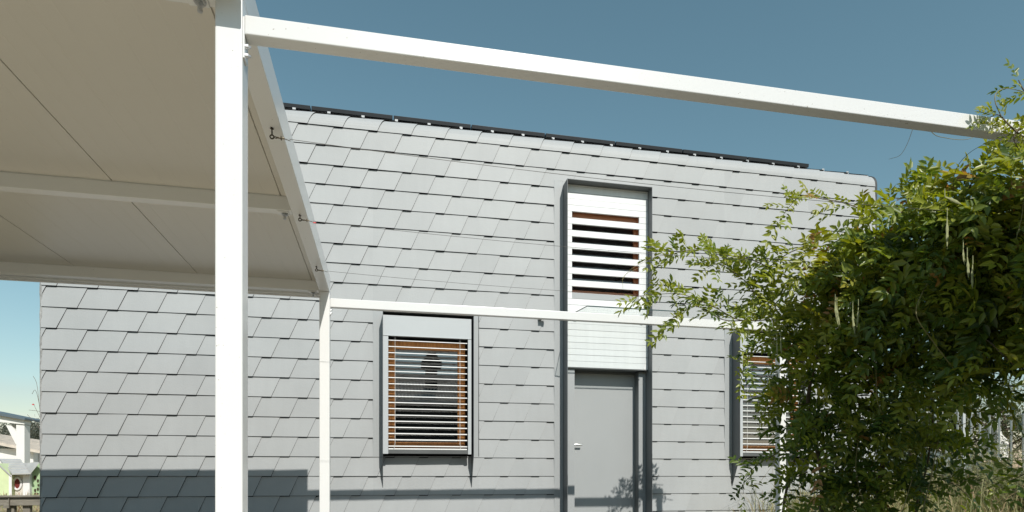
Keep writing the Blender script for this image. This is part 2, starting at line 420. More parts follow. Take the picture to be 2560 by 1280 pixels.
# ------------------------------------------------------------------ tall door bay: plates, plank panel, louvred window, door
T = .006
br = B()
FX = Xa(1384.5, W)
br.box(FX, FX + .055, W - .022, W - .002, GZ, DZT + .06); br.box(FX + .0552, DX0 - .0002, W - .016, W - .003, GZ, DZT + .06)
br.box(DX1 + .0002, DX1 + .028, W - .02, W - .002, GZ, DZT + .06); br.box(DX0, DX1, W - .018, W - .003, DZT + .0002, DZT + .06)
sur = br.build('door_surround', 'trim', house)
for x in (DX0, DX1 - T):
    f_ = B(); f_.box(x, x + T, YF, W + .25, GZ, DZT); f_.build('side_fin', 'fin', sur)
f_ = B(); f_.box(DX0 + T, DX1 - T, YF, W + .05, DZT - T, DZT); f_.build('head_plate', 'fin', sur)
YP = W - .09
PZ = .0877
zs0 = Za(1424, 527.5, YP)          # top edge of the first slot
zpb = Za(1424, 918, YP)
sx0, sx1 = Xa(1430, YP), Xa(1598, YP)
pk = B(); x0, x1 = DX0 + T + .002, DX1 - T - .002
i0 = -int((DZT - zs0) / PZ) - 1
for i in range(i0, 40):
    zt_ = zs0 - i * PZ; zb_ = zt_ - PZ + (.0030 if i % 2 else .0048)
    zt2 = min(zt_, DZT - T - .003)
    if zt2 - zb_ < .01: continue
    if zb_ < zpb: zb_ = zpb
    if zt2 - zb_ < .012: break
    dy = random.gauss(0, .0006)
    slot = 0 <= i <= 13 and i % 2 == 0
    if slot:
        pk.box(x0, sx0, YP + dy, YP + .03, zb_, zt2, .0004); pk.box(sx1, x1, YP + dy, YP + .03, zb_, zt2, .0004)
        if i == 0: pass
    else: pk.box(x0, x1, YP + dy, YP + .03, zb_, zt2, .0004)
lv = pk.build('plank_panel', 'plank', house)
ss = B(); zz = zs0 - 13 * PZ
ss.box(sx0 + .002, sx1 - .002, YP - .003, YP - .0006, zz - PZ + .004, zz - .002, 0)
ss.build('slot_sill', 'trim', lv)
bt = B(); bt.box(x0 - .001, x1 + .001, YP - .012, YP + .03, zpb - .014, zpb - .001, .002); bt.build('drip_edge', 'dark_grey', lv)
uw = B(); yt = YP + .075; fl, fr = sx0 - .03, sx1 + .035; fz1 = zs0 + .03; fz0 = zs0 - 13 * PZ - .03
uw.box(fl, fl + .045, yt, yt + .06, fz0, fz1, .003); uw.box(fr - .085, fr, yt, yt + .06, fz0, fz1, .003)
uw.box(fl + .045, fr - .085, yt, yt + .06, fz1 - .105, fz1, .003); uw.box(fl + .045, fr - .085, yt, yt + .06, fz0, fz0 + .085, .003)
uw.box(fr - .035, fr + .01, YP + .031, yt - .001, fz0, fz1)
upw = uw.build('window_frame', 'timber_red', house, 'reddish timber window frame behind white louvre planks')
gl = B(); gl.add([(fl + .045, yt + .03, fz0 + .085), (fr - .085, yt + .03, fz0 + .085), (fr - .085, yt + .03, fz1 - .105), (fl + .045, yt + .03, fz1 - .105)], [(0, 1, 2, 3)]); gl.build('pane', 'pane_dark', upw)
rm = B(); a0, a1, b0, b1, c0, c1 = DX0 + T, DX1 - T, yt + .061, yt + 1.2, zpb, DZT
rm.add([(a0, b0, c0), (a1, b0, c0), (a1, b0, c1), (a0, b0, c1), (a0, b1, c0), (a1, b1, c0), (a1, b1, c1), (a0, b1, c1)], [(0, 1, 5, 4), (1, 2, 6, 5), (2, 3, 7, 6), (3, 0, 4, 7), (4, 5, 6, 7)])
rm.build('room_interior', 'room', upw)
bk = B(); bk.box(DX0 + T + .002, DX1 - T - .002, YP + .031, YP + .034, zpb, fz0 - .001); bk.build('plank_backing', 'backing', lv); bk = B(); bk.box(DX0 + T + .002, DX1 - T - .002, YP + .031, YP + .034, fz1 + .001, DZT - T); bk.build('plank_backing', 'backing', lv)
# door
YD = W + .13
xl_ = Xa(1436.5, W - .07); xs = Xa(1597, W - .012); zdt = Za(1440, 928, YD)
xd0, xd1 = xl_ - .03, xs + .01
fr_ = B(); fr_.box(DX0 + T, xl_, W - .07, YD - .001, GZ, zpb - .0145, .002); dfr = fr_.build('door_frame', 'trim', house)
fr_ = B(); fr_.box(xs, DX1 - T, W - .012, YD - .001, GZ, zpb - .016, .002); fr_.build('side_strip', 'trim', dfr)
fr_ = B(); fr_.box(xs - .007, xs - .0004, W - .008, YD - .001, GZ, zpb - .016, .001); fr_.build('jamb_shade_strip', 'fin', dfr)  # added dark strip standing in for shade on the jamb side
fr_ = B(); fr_.box(xl_ + .0005, xs - .0075, W - .045, YD + .05, zdt + .004, zpb + .012, .002); fr_.build('lintel', 'fin', dfr)  # lintel takes the darkened metal to deepen the soffit shade
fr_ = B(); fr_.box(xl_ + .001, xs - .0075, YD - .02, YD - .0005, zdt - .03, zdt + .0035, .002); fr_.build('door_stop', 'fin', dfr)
dr = B(); dr.box(xd0, xd1, YD, YD + .05, GZ, zdt, .003); door = dr.build('door', 'door', house)
hd = B(); zh = Za(1440, 1113, YD); xh = xl_ + .045
hd.tube([(xh, YD - .001, zh), (xh, YD - .012, zh)], .024, 14)
hd.tube([(xh, YD - .010, zh), (xh, YD - .055, zh)], .009, 10)
hd.box(xh - .012, xh + .115, YD - .066, YD - .05, zh - .012, zh + .012, .005)
hd.build('handle', 'handle', door)
kh = B(); zk = Za(1438, 1133, YD); kh.tube([(xh, YD - .001, zk), (xh, YD - .008, zk)], .02, 14); kh.box(xh - .003, xh + .003, YD - .03, YD - .0082, zk - .014, zk + .014); kh.build('lock', 'handle', door)
# glass canopy over the door
cn = B(); yb_, yf = YP - .004, 7.52; zb_, zf = Za(1640, 804, 8.37), Za(1704, 779, 7.52)
cn.prism([(yb_, zb_ - .006), (yb_, zb_ + .006), (yf + .006, zf + .006), (yf + .006, zf - .006)], 'x', DX0 + .07, DX1 + .085)
can = cn.build('glass_canopy', 'canopy', house)
ed = B(); ed.box(DX0 + .07, DX1 + .085, yf, yf + .0055, zf - .006, zf + .006); 
ed.prism([(yb_, zb_ - .0058), (yb_, zb_ + .0058), (yf + .006, zf + .0058), (yf + .006, zf - .0058)], 'x', DX0 + .064, DX0 + .0695)
ed.build('polished_edge', 'canopy_edge', can)
for x in (DX0 + .16, DX1 - .10):
    b_ = B(); b_.box(x - .02, x + .02, YP - .05, YP - .001, zb_ - .04, zb_ - .0065, .004); b_.build('clamp', 'steel', can)

# wall lamp left of the door
lp = thing('wall_lamp', 'small dark cylinder wall lamp on the shingles left of the door', 'lamp')
lx, lz = Xa(1353, W), Za(1353, 797, W)
b = B(); b.box(lx - .045, lx - .005, W - .075, W - .018, lz - .03, lz + .045, .006); b.build('bracket', 'dark_trim', lp)
b = B(); b.tube([(lx - .03, W - .10, lz + .0), (lx + .05, W - .10, lz + .0)], .03, 16); b.tube([(lx - .025, W - .1, lz), (lx - .025, W - .06, lz)], .012, 10); b.build('lamp_body', 'steel', lp)

# ------------------------------------------------------------------ solar panels on the roof
pvx = [-2.08, -.973, .125, 1.221, 2.316, 3.405, 4.50, 5.607, 6.705]
names = ['with its left half hidden behind the carport edge', 'first full one right of the carport edge', 'second full one right of the carport edge',
         'above and left of the tall door bay', 'right above the tall door bay', 'just right of the tall door bay', 'last but one towards the right gable', 'at the right end of the row']
pd = math.radians(10)
for i in range(8):
    pv = thing('solar_panel', 'dark solar panel on the house roof, ' + names[i], 'solar panel', 'solar panels in a row along the roof edge')
    xa, xb = pvx[i] + .008, pvx[i + 1] - .008; yy, zz = 8.75, 4.972; L_ = 1.7; h = .052
    R = Matrix.Translation((0, yy, zz)) @ Matrix.Rotation(pd, 4, 'X')
    b = B()
    b.box(xa, xb, 0, .025, 0, h, .002, xf=R); b.box(xa, xb, L_ - .025, L_, 0, h, .002, xf=R)
    b.box(xa, xa + .025, .0252, L_ - .0252, 0, h, .002, xf=R); b.box(xb - .025, xb, .0252, L_ - .0252, 0, h, .002, xf=R)
    b.build('frame', 'pv_frame', pv)
    b = B(); b.box(xa + .0252, xb - .0252, .0252, L_ - .0252, h - .012, h - .004, xf=R); b.build('cells', 'pv_cell', pv)
    for yy_ in (.3, .62, 1.35):
        b = B(); b.box(xa - .004, xb + .004, yy_, yy_ + .03, -.045, -.001, xf=R); b.build('mounting_rail', 'pv_frame', pv)
    for j in range(5):
        xx = xa + .09 + j * (xb - xa - .18) / 4; b = B(); b.box(xx - .004, xx + .004, .20, .23, -.062, -.006, xf=R); b.build('rail_clip', 'guard', pv)

# ------------------------------------------------------------------ CARPORT (left) and its pergola beams
XR_, XL_ = -.5155, -.611; YN, YFp = 2.448, 6.20; ZB, ZC, ZTOP = 1.785, 1.885, 1.95
cp_ = thing('carport', 'white steel carport with cream panel ceiling in front of the grey house', 'carport')
def cpart(name, mt, fn, **k):
    b = B(); fn(b); return b.build(name, mt, cp_, **k)
CX0 = -5.4
cpart('post', 'white', lambda b: b.box(XL_, XR_, YN, YN + .1, GZ, ZB - .0005, .006, seg=3), label='thick nearest white post')
cpart('post', 'white', lambda b: b.box(XL_, XR_ , YFp, YFp + .1, GZ, ZB - .0005, .006, seg=3), label='far white post')
for y in (YN, YFp): cpart('post', 'white', lambda b: b.box(CX0, CX0 + .1, y, y + .1, GZ, ZB - .0005, .006, seg=3))
cpart('edge_beam', 'white', lambda b: b.box(XL_, XR_, 2.34, 6.30, ZB, ZTOP, .004, seg=2))
cpart('edge_beam', 'white', lambda b: b.box(CX0, CX0 + .1, 2.34, 6.30, ZB, ZTOP, .004, seg=2))
ymid = ZB * F / (HZ - 467) / (CA + q(0) * SA)
for y0, y1 in ((2.448, 2.535), (ymid, ymid + .075), (YFp, YFp + .1)):
    def fb(b):
        b.box(CX0 + .1005, XL_ - .0005, y0, y1, ZB + .002, ZC - .006, .004, seg=2)
        b.box(CX0 + .1005, XL_ - .0005, y0 + .004, y1 + .012, ZC - .0058, ZC - .0005)
    cpart('cross_beam', 'white', fb)
def eave(b):
    b.box(CX0 + .1005, XL_ - .0005, 6.305, 6.345, ZB - .012, ZB + .03, .003); b.box(CX0 + .1005, XL_ - .0005, 6.3455, 6.37, ZB - .022, ZB + .0, .003)
cpart('eave_profile', 'white', eave)
cpart('gutter', 'white', lambda b: b.box(CX0, XR_ + .02, 2.33, 2.3395, ZB - .02, ZTOP + .01, .002))
# ceiling of one-metre sandwich panels with shallow pressed ribs
def ceil_fn(b):
    xs_ = []; seams = [-.68, -1.70, -2.72, -3.74, -4.76]
    x = XL_ - .0007; xe = CX0 + .1007; prof_ = []
    pts_ = [(x, ZC)]
    rib = .102; k = 0
    xx = -.68
    while xx > xe + .03:
        if k % 10 == 0:
            pts_ += [(xx + .004, ZC), (xx + .0035, ZC + .012), (xx - .0035, ZC + .012), (xx - .004, ZC)]
        else:
            dpt = .0004 + .0011 * ((k * 37) % 5) / 4
            pts_ += [(xx + .007, ZC), (xx + .001, ZC + dpt), (xx - .001, ZC + dpt), (xx - .007, ZC)]
        xx -= rib; k += 1
    pts_.append((xe, ZC))
    ys = [2.336, 6.30]; n = len(pts_)
    vs = [(p[0], ys[0], p[1]) for p in pts_] + [(p[0], ys[1], p[1]) for p in pts_]
    b.add(vs, [(i, i + 1, n + i + 1, n + i) for i in range(n - 1)])
cpart('ceiling_panel', 'ceiling', ceil_fn)
cpart('roof_sheet', 'white', lambda b: b.box(CX0 + .1005, XL_ - .0005, 2.336, 6.30, ZC + .03, ZTOP - .004))
# bolts with their plates under the cross beams
for x, y in ((Xa(712, ymid + .04), ymid + .04), (Xa(783, YFp + .05), YFp + .05), (Xa(500, 2.5), 2.50)):
    def fb(b):
        b.box(x - .045, x + .028, y - .03, y + .03, ZB - .006, ZB + .0015, .002)
    pb = cpart('bolt_plate', 'white', fb)
    b = B(); b.tube([(x, y, ZB - .0062), (x, y, ZB - .018)], .017, 6); b.tube([(x, y, ZB - .018), (x, y, ZB - .045)], .010, 8); b.tube([(x, y, ZB - .0062), (x, y, ZB - .009)], .023, 12)
    b.build('bolt', 'steel', pb)
# eye bolts along the edge beam and the wires strung from them
xe = -.562
EY = []
for p, (pt, pb_) in ((680, (308, 342)), (750, (525, 549)), (791.5, (655, 675))):
    y = xe / q(p); ze = Za(p, pb_, y); EY.append((y, ze))
    def fb(b):
        b.tube([(xe, y, ZB - .0002), (xe, y, ze + .009)], .0042, 8); b.ring((xe, y, ze), .0095, .0036, (0, 1, 0))
        b.tube([(xe, y, ZB - .0002), (xe, y, ZB - .006)], .010, 6)
        b.ring((xe + .016, y, ze - .001), .008, .0022, (.3, 0, 1)); b.tube([(xe + .02, y, ze - .001), (xe + .062, y, ze - .003)], .0042, 6)
        b.ring((xe + .045, y, ze - .002), .0085, .003, (1, 0, 0)); b.tube([(xe + .06, y, ze - .003), (xe + .09, y, ze - .012)], .002, 5)
    cpart('eye_bolt', 'rust', fb)
PX = Xa(1948, YFp)               # pergola post far right
wl = ['topmost thin steel wire strung from the nearest eye bolt past the louvred window top', 'thin steel wire strung from the middle eye bolt across the shingles', 'lowest thin steel wire strung from the farthest eye bolt just above the pergola beam']
for (y, ze), l in zip(EY, wl):
    b = B(); a = Vector((xe + .085, y, ze - .003)); e = Vector((PX + .04, y, ze + .015))
    b.tube([a + (e - a) * t / 12 + Vector((0, 0, -.05 * 4 * t / 12 * (1 - t / 12))) for t in range(13)], .0016, 5)
    tag(b.build('wire', 'wire'), l, 'wire', 'wires strung between carport and pergola')
b = B(); y, ze = EY[1]; b.box(xe + .087, xe + .105, y - .003, y + .003, ze - .017, ze - .010); b.build('red_tape', 'red', cp_)

pg = thing('pergola', 'white pergola frame of long square beams reaching from carport to vine', 'pergola')
BZ0, BZ1 = 1.645, 1.718
def part(root, name, mt, fn, **k):
    b = B(); fn(b); return b.build(name, mt, root, **k)
SH = Matrix.Identity(4); SH[2][0] = .006; SH[2][3] = -.006 * XR_
part(pg, 'beam', 'white_beam', lambda b: b.box(XR_ + .007, PX + .09, YN, YN + .062, BZ0, BZ1, .005, seg=3, xf=SH), label='upper nearest beam crossing the sky')
part(pg, 'beam', 'white_beam', lambda b: b.box(XR_ + .007, PX + .085, YFp, YFp + .06, BZ0 - .008, BZ1 + .005, .005, seg=3), label='lower beam crossing in front of the house wall')
part(pg, 'post', 'white', lambda b: b.box(PX, PX + .08, YFp - .01, YFp + .075, GZ, BZ0 - .0085, .005, seg=3))
part(pg, 'post', 'white', lambda b: b.box(PX, PX + .08, YN - .005, YN + .07, GZ, BZ0 - .0005, .005, seg=3))
for y, zt_ in ((YN, BZ1 + .03), (YFp, BZ1 + .03)):
    br_ = part(pg, 'bracket', 'white', lambda b: b.box(XR_ + .0005, XR_ + .0065, y + .004, y + .056, BZ0 - .085, zt_ - .035, .001))
    b = B()
    for dz in (-.028, -.062):
        b.tube([(XR_ + .0066, y + .03, BZ0 + dz), (XR_ + .016, y + .03, BZ0 + dz)], .009, 6); b.tube([(XR_ + .016, y + .03, BZ0 + dz), (XR_ + .024, y + .03, BZ0 + dz)], .005, 8)
    b.build('bolt', 'steel', br_)
b = B(); b.box(XR_ + .0002, XR_ + .012, YN + .16, YN + .19, BZ0 + .11, BZ0 + .15, .002); b.build('clip', 'steel', cp_)

# ------------------------------------------------------------------ LEAVES (numpy)
def leaf_arrays(P, D, Nn, L, pairs, tint, rng, droop=.35, wid=.40, lsz=.34):
    """compound leaves: P base points, D directions, Nn leaf normals, L lengths -> verts, quads, tints"""
    n = len(P); k = pairs * 2 + 1
    u = np.concatenate([np.repeat(.22 + .70 * np.arange(pairs) / max(1, pairs - 1), 2), [.96]])
    side = np.concatenate([np.tile([1., -1.], pairs), [0.]])
    S_ = np.cross(D, Nn); S_ /= np.linalg.norm(S_, axis=1, keepdims=True) + 1e-9
    Nn = np.cross(S_, D)
    base = P[:, None, :] + D[:, None, :] * (L[:, None, None] * u[None, :, None])
    base[:, :, 2] -= droop * L[:, None] * u[None, :] ** 2
    fwd = np.where(side == 0, 1.0, .55)
    e = D[:, None, :] * fwd[None, :, None] + S_[:, None, :] * (side * .85)[None, :, None]
    e = e + rng.normal(0, .16, e.shape); e[:, :, 2] -= droop * .7 * u[None, :]
    e /= np.linalg.norm(e, axis=2, keepdims=True)
    nn = Nn[:, None, :] + rng.normal(0, .28, e.shape); w = np.cross(e, nn); w /= np.linalg.norm(w, axis=2, keepdims=True) + 1e-9
    up = np.cross(w, e)
    l = (L[:, None] * lsz * (1 - .35 * np.abs(u[None, :] - .5)) * rng.uniform(.8, 1.15, (n, k)))[:, :, None]
    hw = l * wid * .5
    v0 = base; v3 = base + e * l - up * l * .10
    v1 = base + e * l * .30 + w * hw + up * hw * .35; v2 = base + e * l * .68 + w * hw * .72 + up * hw * .2
    v5 = base + e * l * .30 - w * hw + up * hw * .35; v4 = base + e * l * .68 - w * hw * .72 + up * hw * .2
    V = np.stack([v0, v1, v2, v3, v4, v5], 2).reshape(-1, 3)
    m = n * k; o = np.arange(m)[:, None] * 6
    Q = np.concatenate([o + np.array([[0, 1, 2, 3]]), o + np.array([[0, 3, 4, 5]])], 1).reshape(-1, 4)
    t = np.repeat(np.clip(tint[:, None] + rng.normal(0, .05, (n, k)), 0, 1).reshape(-1), 6)
    return V, Q, t
def mesh_np(name, parts, mt, parent=None, extra=None, **kw):
    Vs, Qs, Ts = [], [], []; o = 0
    for V, Q, t in parts:
        Vs.append(V); Qs.append(Q + o); Ts.append(t); o += len(V)
    V = np.concatenate(Vs); Q = np.concatenate(Qs); T_ = np.concatenate(Ts)
    me = bpy.data.meshes.new(name)
    me.vertices.add(len(V)); me.vertices.foreach_set('co', V.astype(np.float32).ravel())
    me.loops.add(Q.size); me.loops.foreach_set('vertex_index', Q.astype(np.int32).ravel())
    me.polygons.add(len(Q)); me.polygons.foreach_set('loop_start', np.arange(0, Q.size, 4, dtype=np.int32))
    me.update(calc_edges=True)
    a = me.attributes.new('tint', 'FLOAT', 'POINT'); a.data.foreach_set('value', T_.astype(np.float32))
    me.materials.append(M[mt]); me.validate(); 
    return link(name, me, parent, **kw)
def blob_leaves(c, r, n, Lr=(.17, .34), tb=.45, shell=.55, rng=RNG, pairs=5, up=.35, tvar=.17, lo=None):
    d = rng.normal(0, 1, (n, 3)); d /= np.linalg.norm(d, axis=1, keepdims=True)
    rad = shell + (1.08 - shell) * rng.random(n) ** .6
    lump = 1 + .20 * np.sin(d[:, 0] * 5 + c[0] * 9) * np.cos(d[:, 2] * 6 + c[1] * 7)
    P = np.array(c) + d * np.array(r) * (rad * lump)[:, None]
    if lo is not None: P = P[P[:, 2] > lo]; d = d[:len(P)]
    D = d * .6 + rng.normal(0, .62, d.shape); D[:, 2] += up - .28; D /= np.linalg.norm(D, axis=1, keepdims=True)
    N = np.array([.1, -.65, .65]) + rng.normal(0, .42, d.shape) + d * .25
    N /= np.linalg.norm(N, axis=1, keepdims=True)
    L = rng.uniform(*Lr, len(P))
    t = np.clip(rng.normal(tb, tvar, len(P)), 0, .97); t[rng.random(len(P)) < .022] = 1
    return leaf_arrays(P, D, N, L, pairs, t, rng)

# ------------------------------------------------------------------ VINE
vine = thing('vine', 'large leafy wisteria vine with hanging seed pods covering the right side of the pergola', 'vine')
VS = .86   # the vine hangs this share of the way to the far posts
BL = [ # px, py, Y, rx, ry, rz, count, tint raised in upper clumps to paint in sunlight
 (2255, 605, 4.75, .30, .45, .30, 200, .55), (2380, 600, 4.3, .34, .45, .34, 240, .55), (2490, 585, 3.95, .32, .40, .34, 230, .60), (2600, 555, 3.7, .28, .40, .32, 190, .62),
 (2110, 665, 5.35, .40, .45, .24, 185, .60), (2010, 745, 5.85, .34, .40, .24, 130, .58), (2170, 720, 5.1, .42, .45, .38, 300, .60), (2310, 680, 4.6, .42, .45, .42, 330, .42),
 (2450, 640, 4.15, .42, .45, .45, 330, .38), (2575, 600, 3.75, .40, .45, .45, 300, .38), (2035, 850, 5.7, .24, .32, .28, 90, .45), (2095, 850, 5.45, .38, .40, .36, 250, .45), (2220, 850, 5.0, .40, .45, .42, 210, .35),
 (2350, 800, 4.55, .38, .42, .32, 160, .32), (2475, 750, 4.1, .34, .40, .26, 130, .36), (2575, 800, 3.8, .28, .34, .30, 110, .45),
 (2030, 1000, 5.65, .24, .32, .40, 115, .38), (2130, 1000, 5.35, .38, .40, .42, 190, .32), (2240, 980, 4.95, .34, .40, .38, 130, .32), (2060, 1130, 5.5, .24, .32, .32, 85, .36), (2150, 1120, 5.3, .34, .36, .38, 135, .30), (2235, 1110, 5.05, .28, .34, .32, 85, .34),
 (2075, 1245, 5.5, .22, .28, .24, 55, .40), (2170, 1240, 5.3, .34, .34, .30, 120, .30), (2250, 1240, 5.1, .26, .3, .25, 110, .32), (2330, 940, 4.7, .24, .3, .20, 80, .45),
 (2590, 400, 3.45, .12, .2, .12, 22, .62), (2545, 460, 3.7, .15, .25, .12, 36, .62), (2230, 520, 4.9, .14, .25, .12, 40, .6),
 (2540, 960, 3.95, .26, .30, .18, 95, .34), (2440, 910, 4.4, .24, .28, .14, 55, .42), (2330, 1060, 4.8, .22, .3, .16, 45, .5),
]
parts = []
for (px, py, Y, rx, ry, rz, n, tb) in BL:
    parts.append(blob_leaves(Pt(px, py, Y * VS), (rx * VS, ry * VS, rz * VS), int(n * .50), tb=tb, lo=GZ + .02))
# the part of the vine right of and nearer than the frame, carried on the pergola top
for c, r, n in (((4.1, 2.4, 1.6), (.4, .4, .45), 240), ((4.4, 2.9, 1.2), (.4, .4, .6), 260), ((4.6, 2.4, .7), (.45, .5, .7), 280), ((4.4, 3.5, 1.4), (.3, .4, .4), 180)):
    parts.append(blob_leaves(c, r, n, tb=.4))
# spray branches reaching out of the mass
SP = [ # list of (px,py,Y), leaves, length range, tint
 ([(2190, 540, 5.2), (2120, 510, 5.25), (2060, 498, 5.3), (2005, 490, 5.35), (1975, 515, 5.4), (1948, 552, 5.4)], 16, (.12, .19), .66),
 ([(2200, 600, 5.2), (2130, 610, 5.3), (2090, 640, 5.35), (2020, 690, 5.6)], 12, (.13, .2), .62),
 ([(1990, 700, 5.8), (1930, 672, 5.75), (1880, 650, 5.7), (1830, 640, 5.65), (1775, 628, 5.6), (1720, 625, 5.55), (1680, 636, 5.5), (1645, 640, 5.5)], 30, (.13, .20), .52),
 ([(1960, 770, 5.9), (1900, 745, 5.8), (1860, 700, 5.8), (1800, 660, 5.75), (1770, 672, 5.7)], 18, (.13, .2), .50),
 ([(1980, 800, 5.9), (1920, 800, 5.8), (1850, 800, 5.75), (1800, 775, 5.7), (1750, 752, 5.6), (1700, 735, 5.6), (1640, 736, 5.55), (1590, 742, 5.5)], 32, (.13, .20), .45),
 ([(1880, 800, 5.8), (1810, 800, 5.75), (1740, 765, 5.7), (1690, 790, 5.65), (1660, 815, 5.65)], 14, (.12, .18), .42),
 ([(2000, 620, 5.6), (1960, 640, 5.65), (1900, 690, 5.7), (1880, 740, 5.7)], 14, (.14, .2), .55),
 ([(1990, 830, 5.9), (1930, 850, 5.8), (1890, 870, 5.8), (1862, 905, 5.8), (1855, 940, 5.8)], 14, (.12, .18), .45),
 ([(2000, 930, 5.8), (1950, 960, 5.75), (1920, 1000, 5.75), (1925, 1050, 5.75)], 12, (.13, .19), .36),
 ([(2020, 1080, 5.7), (1975, 1110, 5.7), (1930, 1140, 5.7), (1890, 1165, 5.7), (1862, 1200, 5.7), (1858, 1235, 5.7)], 14, (.12, .18), .30),
 ([(2020, 1010, 5.7), (1980, 1010, 5.7), (1940, 990, 5.7), (1910, 985, 5.7)], 8, (.13, .19), .34),
 ([(2020, 1180, 5.7), (1980, 1200, 5.7), (1960, 1240, 5.7), (1955, 1290, 5.7)], 9, (.12, .18), .35),
 ([(2600, 372, 2.40), (2560, 345, 2.40), (2525, 315, 2.39), (2498, 288, 2.41), (2476, 292, 2.42)], 14, (.06, .10), .62),
 ([(2600, 330, 2.42), (2555, 318, 2.40), (2535, 345, 2.38), (2548, 375, 2.38)], 9, (.06, .09), .5),
 ([(2600, 250, 2.5), (2562, 228, 2.5), (2546, 200, 2.5)], 6, (.06, .10), .5),
 ([(2420, 480, 4.2), (2440, 440, 4.1), (2490, 420, 4.0), (2560, 350, 3.8)], 14, (.14, .2), .6),
 ([(2260, 520, 4.8), (2285, 470, 4.7), (2300, 440, 4.7)], 9, (.14, .2), .55),
 ([(2440, 830, 4.1), (2480, 860, 3.9), (2520, 900, 3.8), (2560, 930, 3.8)], 10, (.15, .21), .62),
 ([(2300, 1100, 4.9), (2350, 1110, 4.7), (2400, 1130, 4.6), (2440, 1160, 4.6)], 9, (.14, .2), .32),
 ([(2280, 1180, 5.0), (2330, 1190, 4.9), (2390, 1215, 4.8), (2430, 1250, 4.8)], 9, (.14, .2), .32),
 ([(1990, 850, 6.25), (1930, 835, 6.25), (1870, 838, 6.25), (1835, 822, 6.25)], 14, (.13, .19), .42),
 ([(1960, 800, 6.25), (1900, 790, 6.25), (1860, 782, 6.25)], 10, (.13, .19), .45),
 ([(2600, 1150, 3.8), (2560, 1185, 3.8), (2530, 1200, 3.8)], 6, (.14, .2), .5),
]
for pts, nl, Lr, tb in SP:
    nl = int(nl * 1.35); Lr = (Lr[0] * 1.25, Lr[1] * 1.25)
    P3 = smooth([Pt(p[0], p[1], p[2] * VS if p[2] > 3.45 and p[2] != 6.25 else p[2]) for p in pts], 5); st = B(); st.tube(P3, [.0055 - .004 * i / len(P3) for i in range(len(P3))], 5); st.build('branch', 'stem', vine)
    m = len(P3) - 1; Ps, Ds, Ns = [], [], []
    for i in range(nl):
        f = (.08 + .92 * (i + .5 * random.random()) / nl) * m; a = int(min(f, m - 1)); p = P3[a].lerp(P3[a + 1], f - a); d = (P3[a + 1] - P3[a]).normalized()
        side = d.cross(Vector((0, 0, 1))).normalized() * (1 if i % 2 else -1)
        D = d * .45 + side * random.uniform(.1, .7) + Vector((0, 0, random.uniform(-.35, .75))) + Vector((random.gauss(0, .2), random.gauss(0, .2), 0))
        if i == nl - 1: D = d
        Ps.append(p); Ds.append(D.normalized()); Ns.append((Vector((random.gauss(0, .4), -.7 + random.gauss(0, .4), .6))).normalized())
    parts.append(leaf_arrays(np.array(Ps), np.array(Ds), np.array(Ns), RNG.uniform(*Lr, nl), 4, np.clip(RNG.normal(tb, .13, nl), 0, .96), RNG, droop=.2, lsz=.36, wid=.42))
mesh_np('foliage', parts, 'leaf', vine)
for pts, r in (([(2040, 1440, 5.6), (2055, 1200, 5.6), (2020, 1000, 5.7), (2080, 800, 5.5), (2200, 600, 5.0)], .022), ([(1940, 1420, 5.9), (1965, 1230, 5.95), (1990, 1120, 5.95), (1975, 960, 6.0), (1960, 800, 6.1)], .014),
               ([(2180, 1440, 5.2), (2200, 1200, 5.2), (2250, 950, 5.0), (2380, 700, 4.4), (2560, 500, 3.8)], .02), ([(2300, 1440, 4.9), (2290, 1280, 4.9), (2320, 1150, 4.85), (2330, 1000, 4.8), (2280, 820, 4.9)], .009)):
    P3 = smooth([Pt(p[0], p[1], p[2] * VS) for p in pts], 6); tr = B(); tr.tube(P3, [r * (1 - .5 * i / len(P3)) for i in range(len(P3))], 8); tr.build('trunk', 'stem', vine)
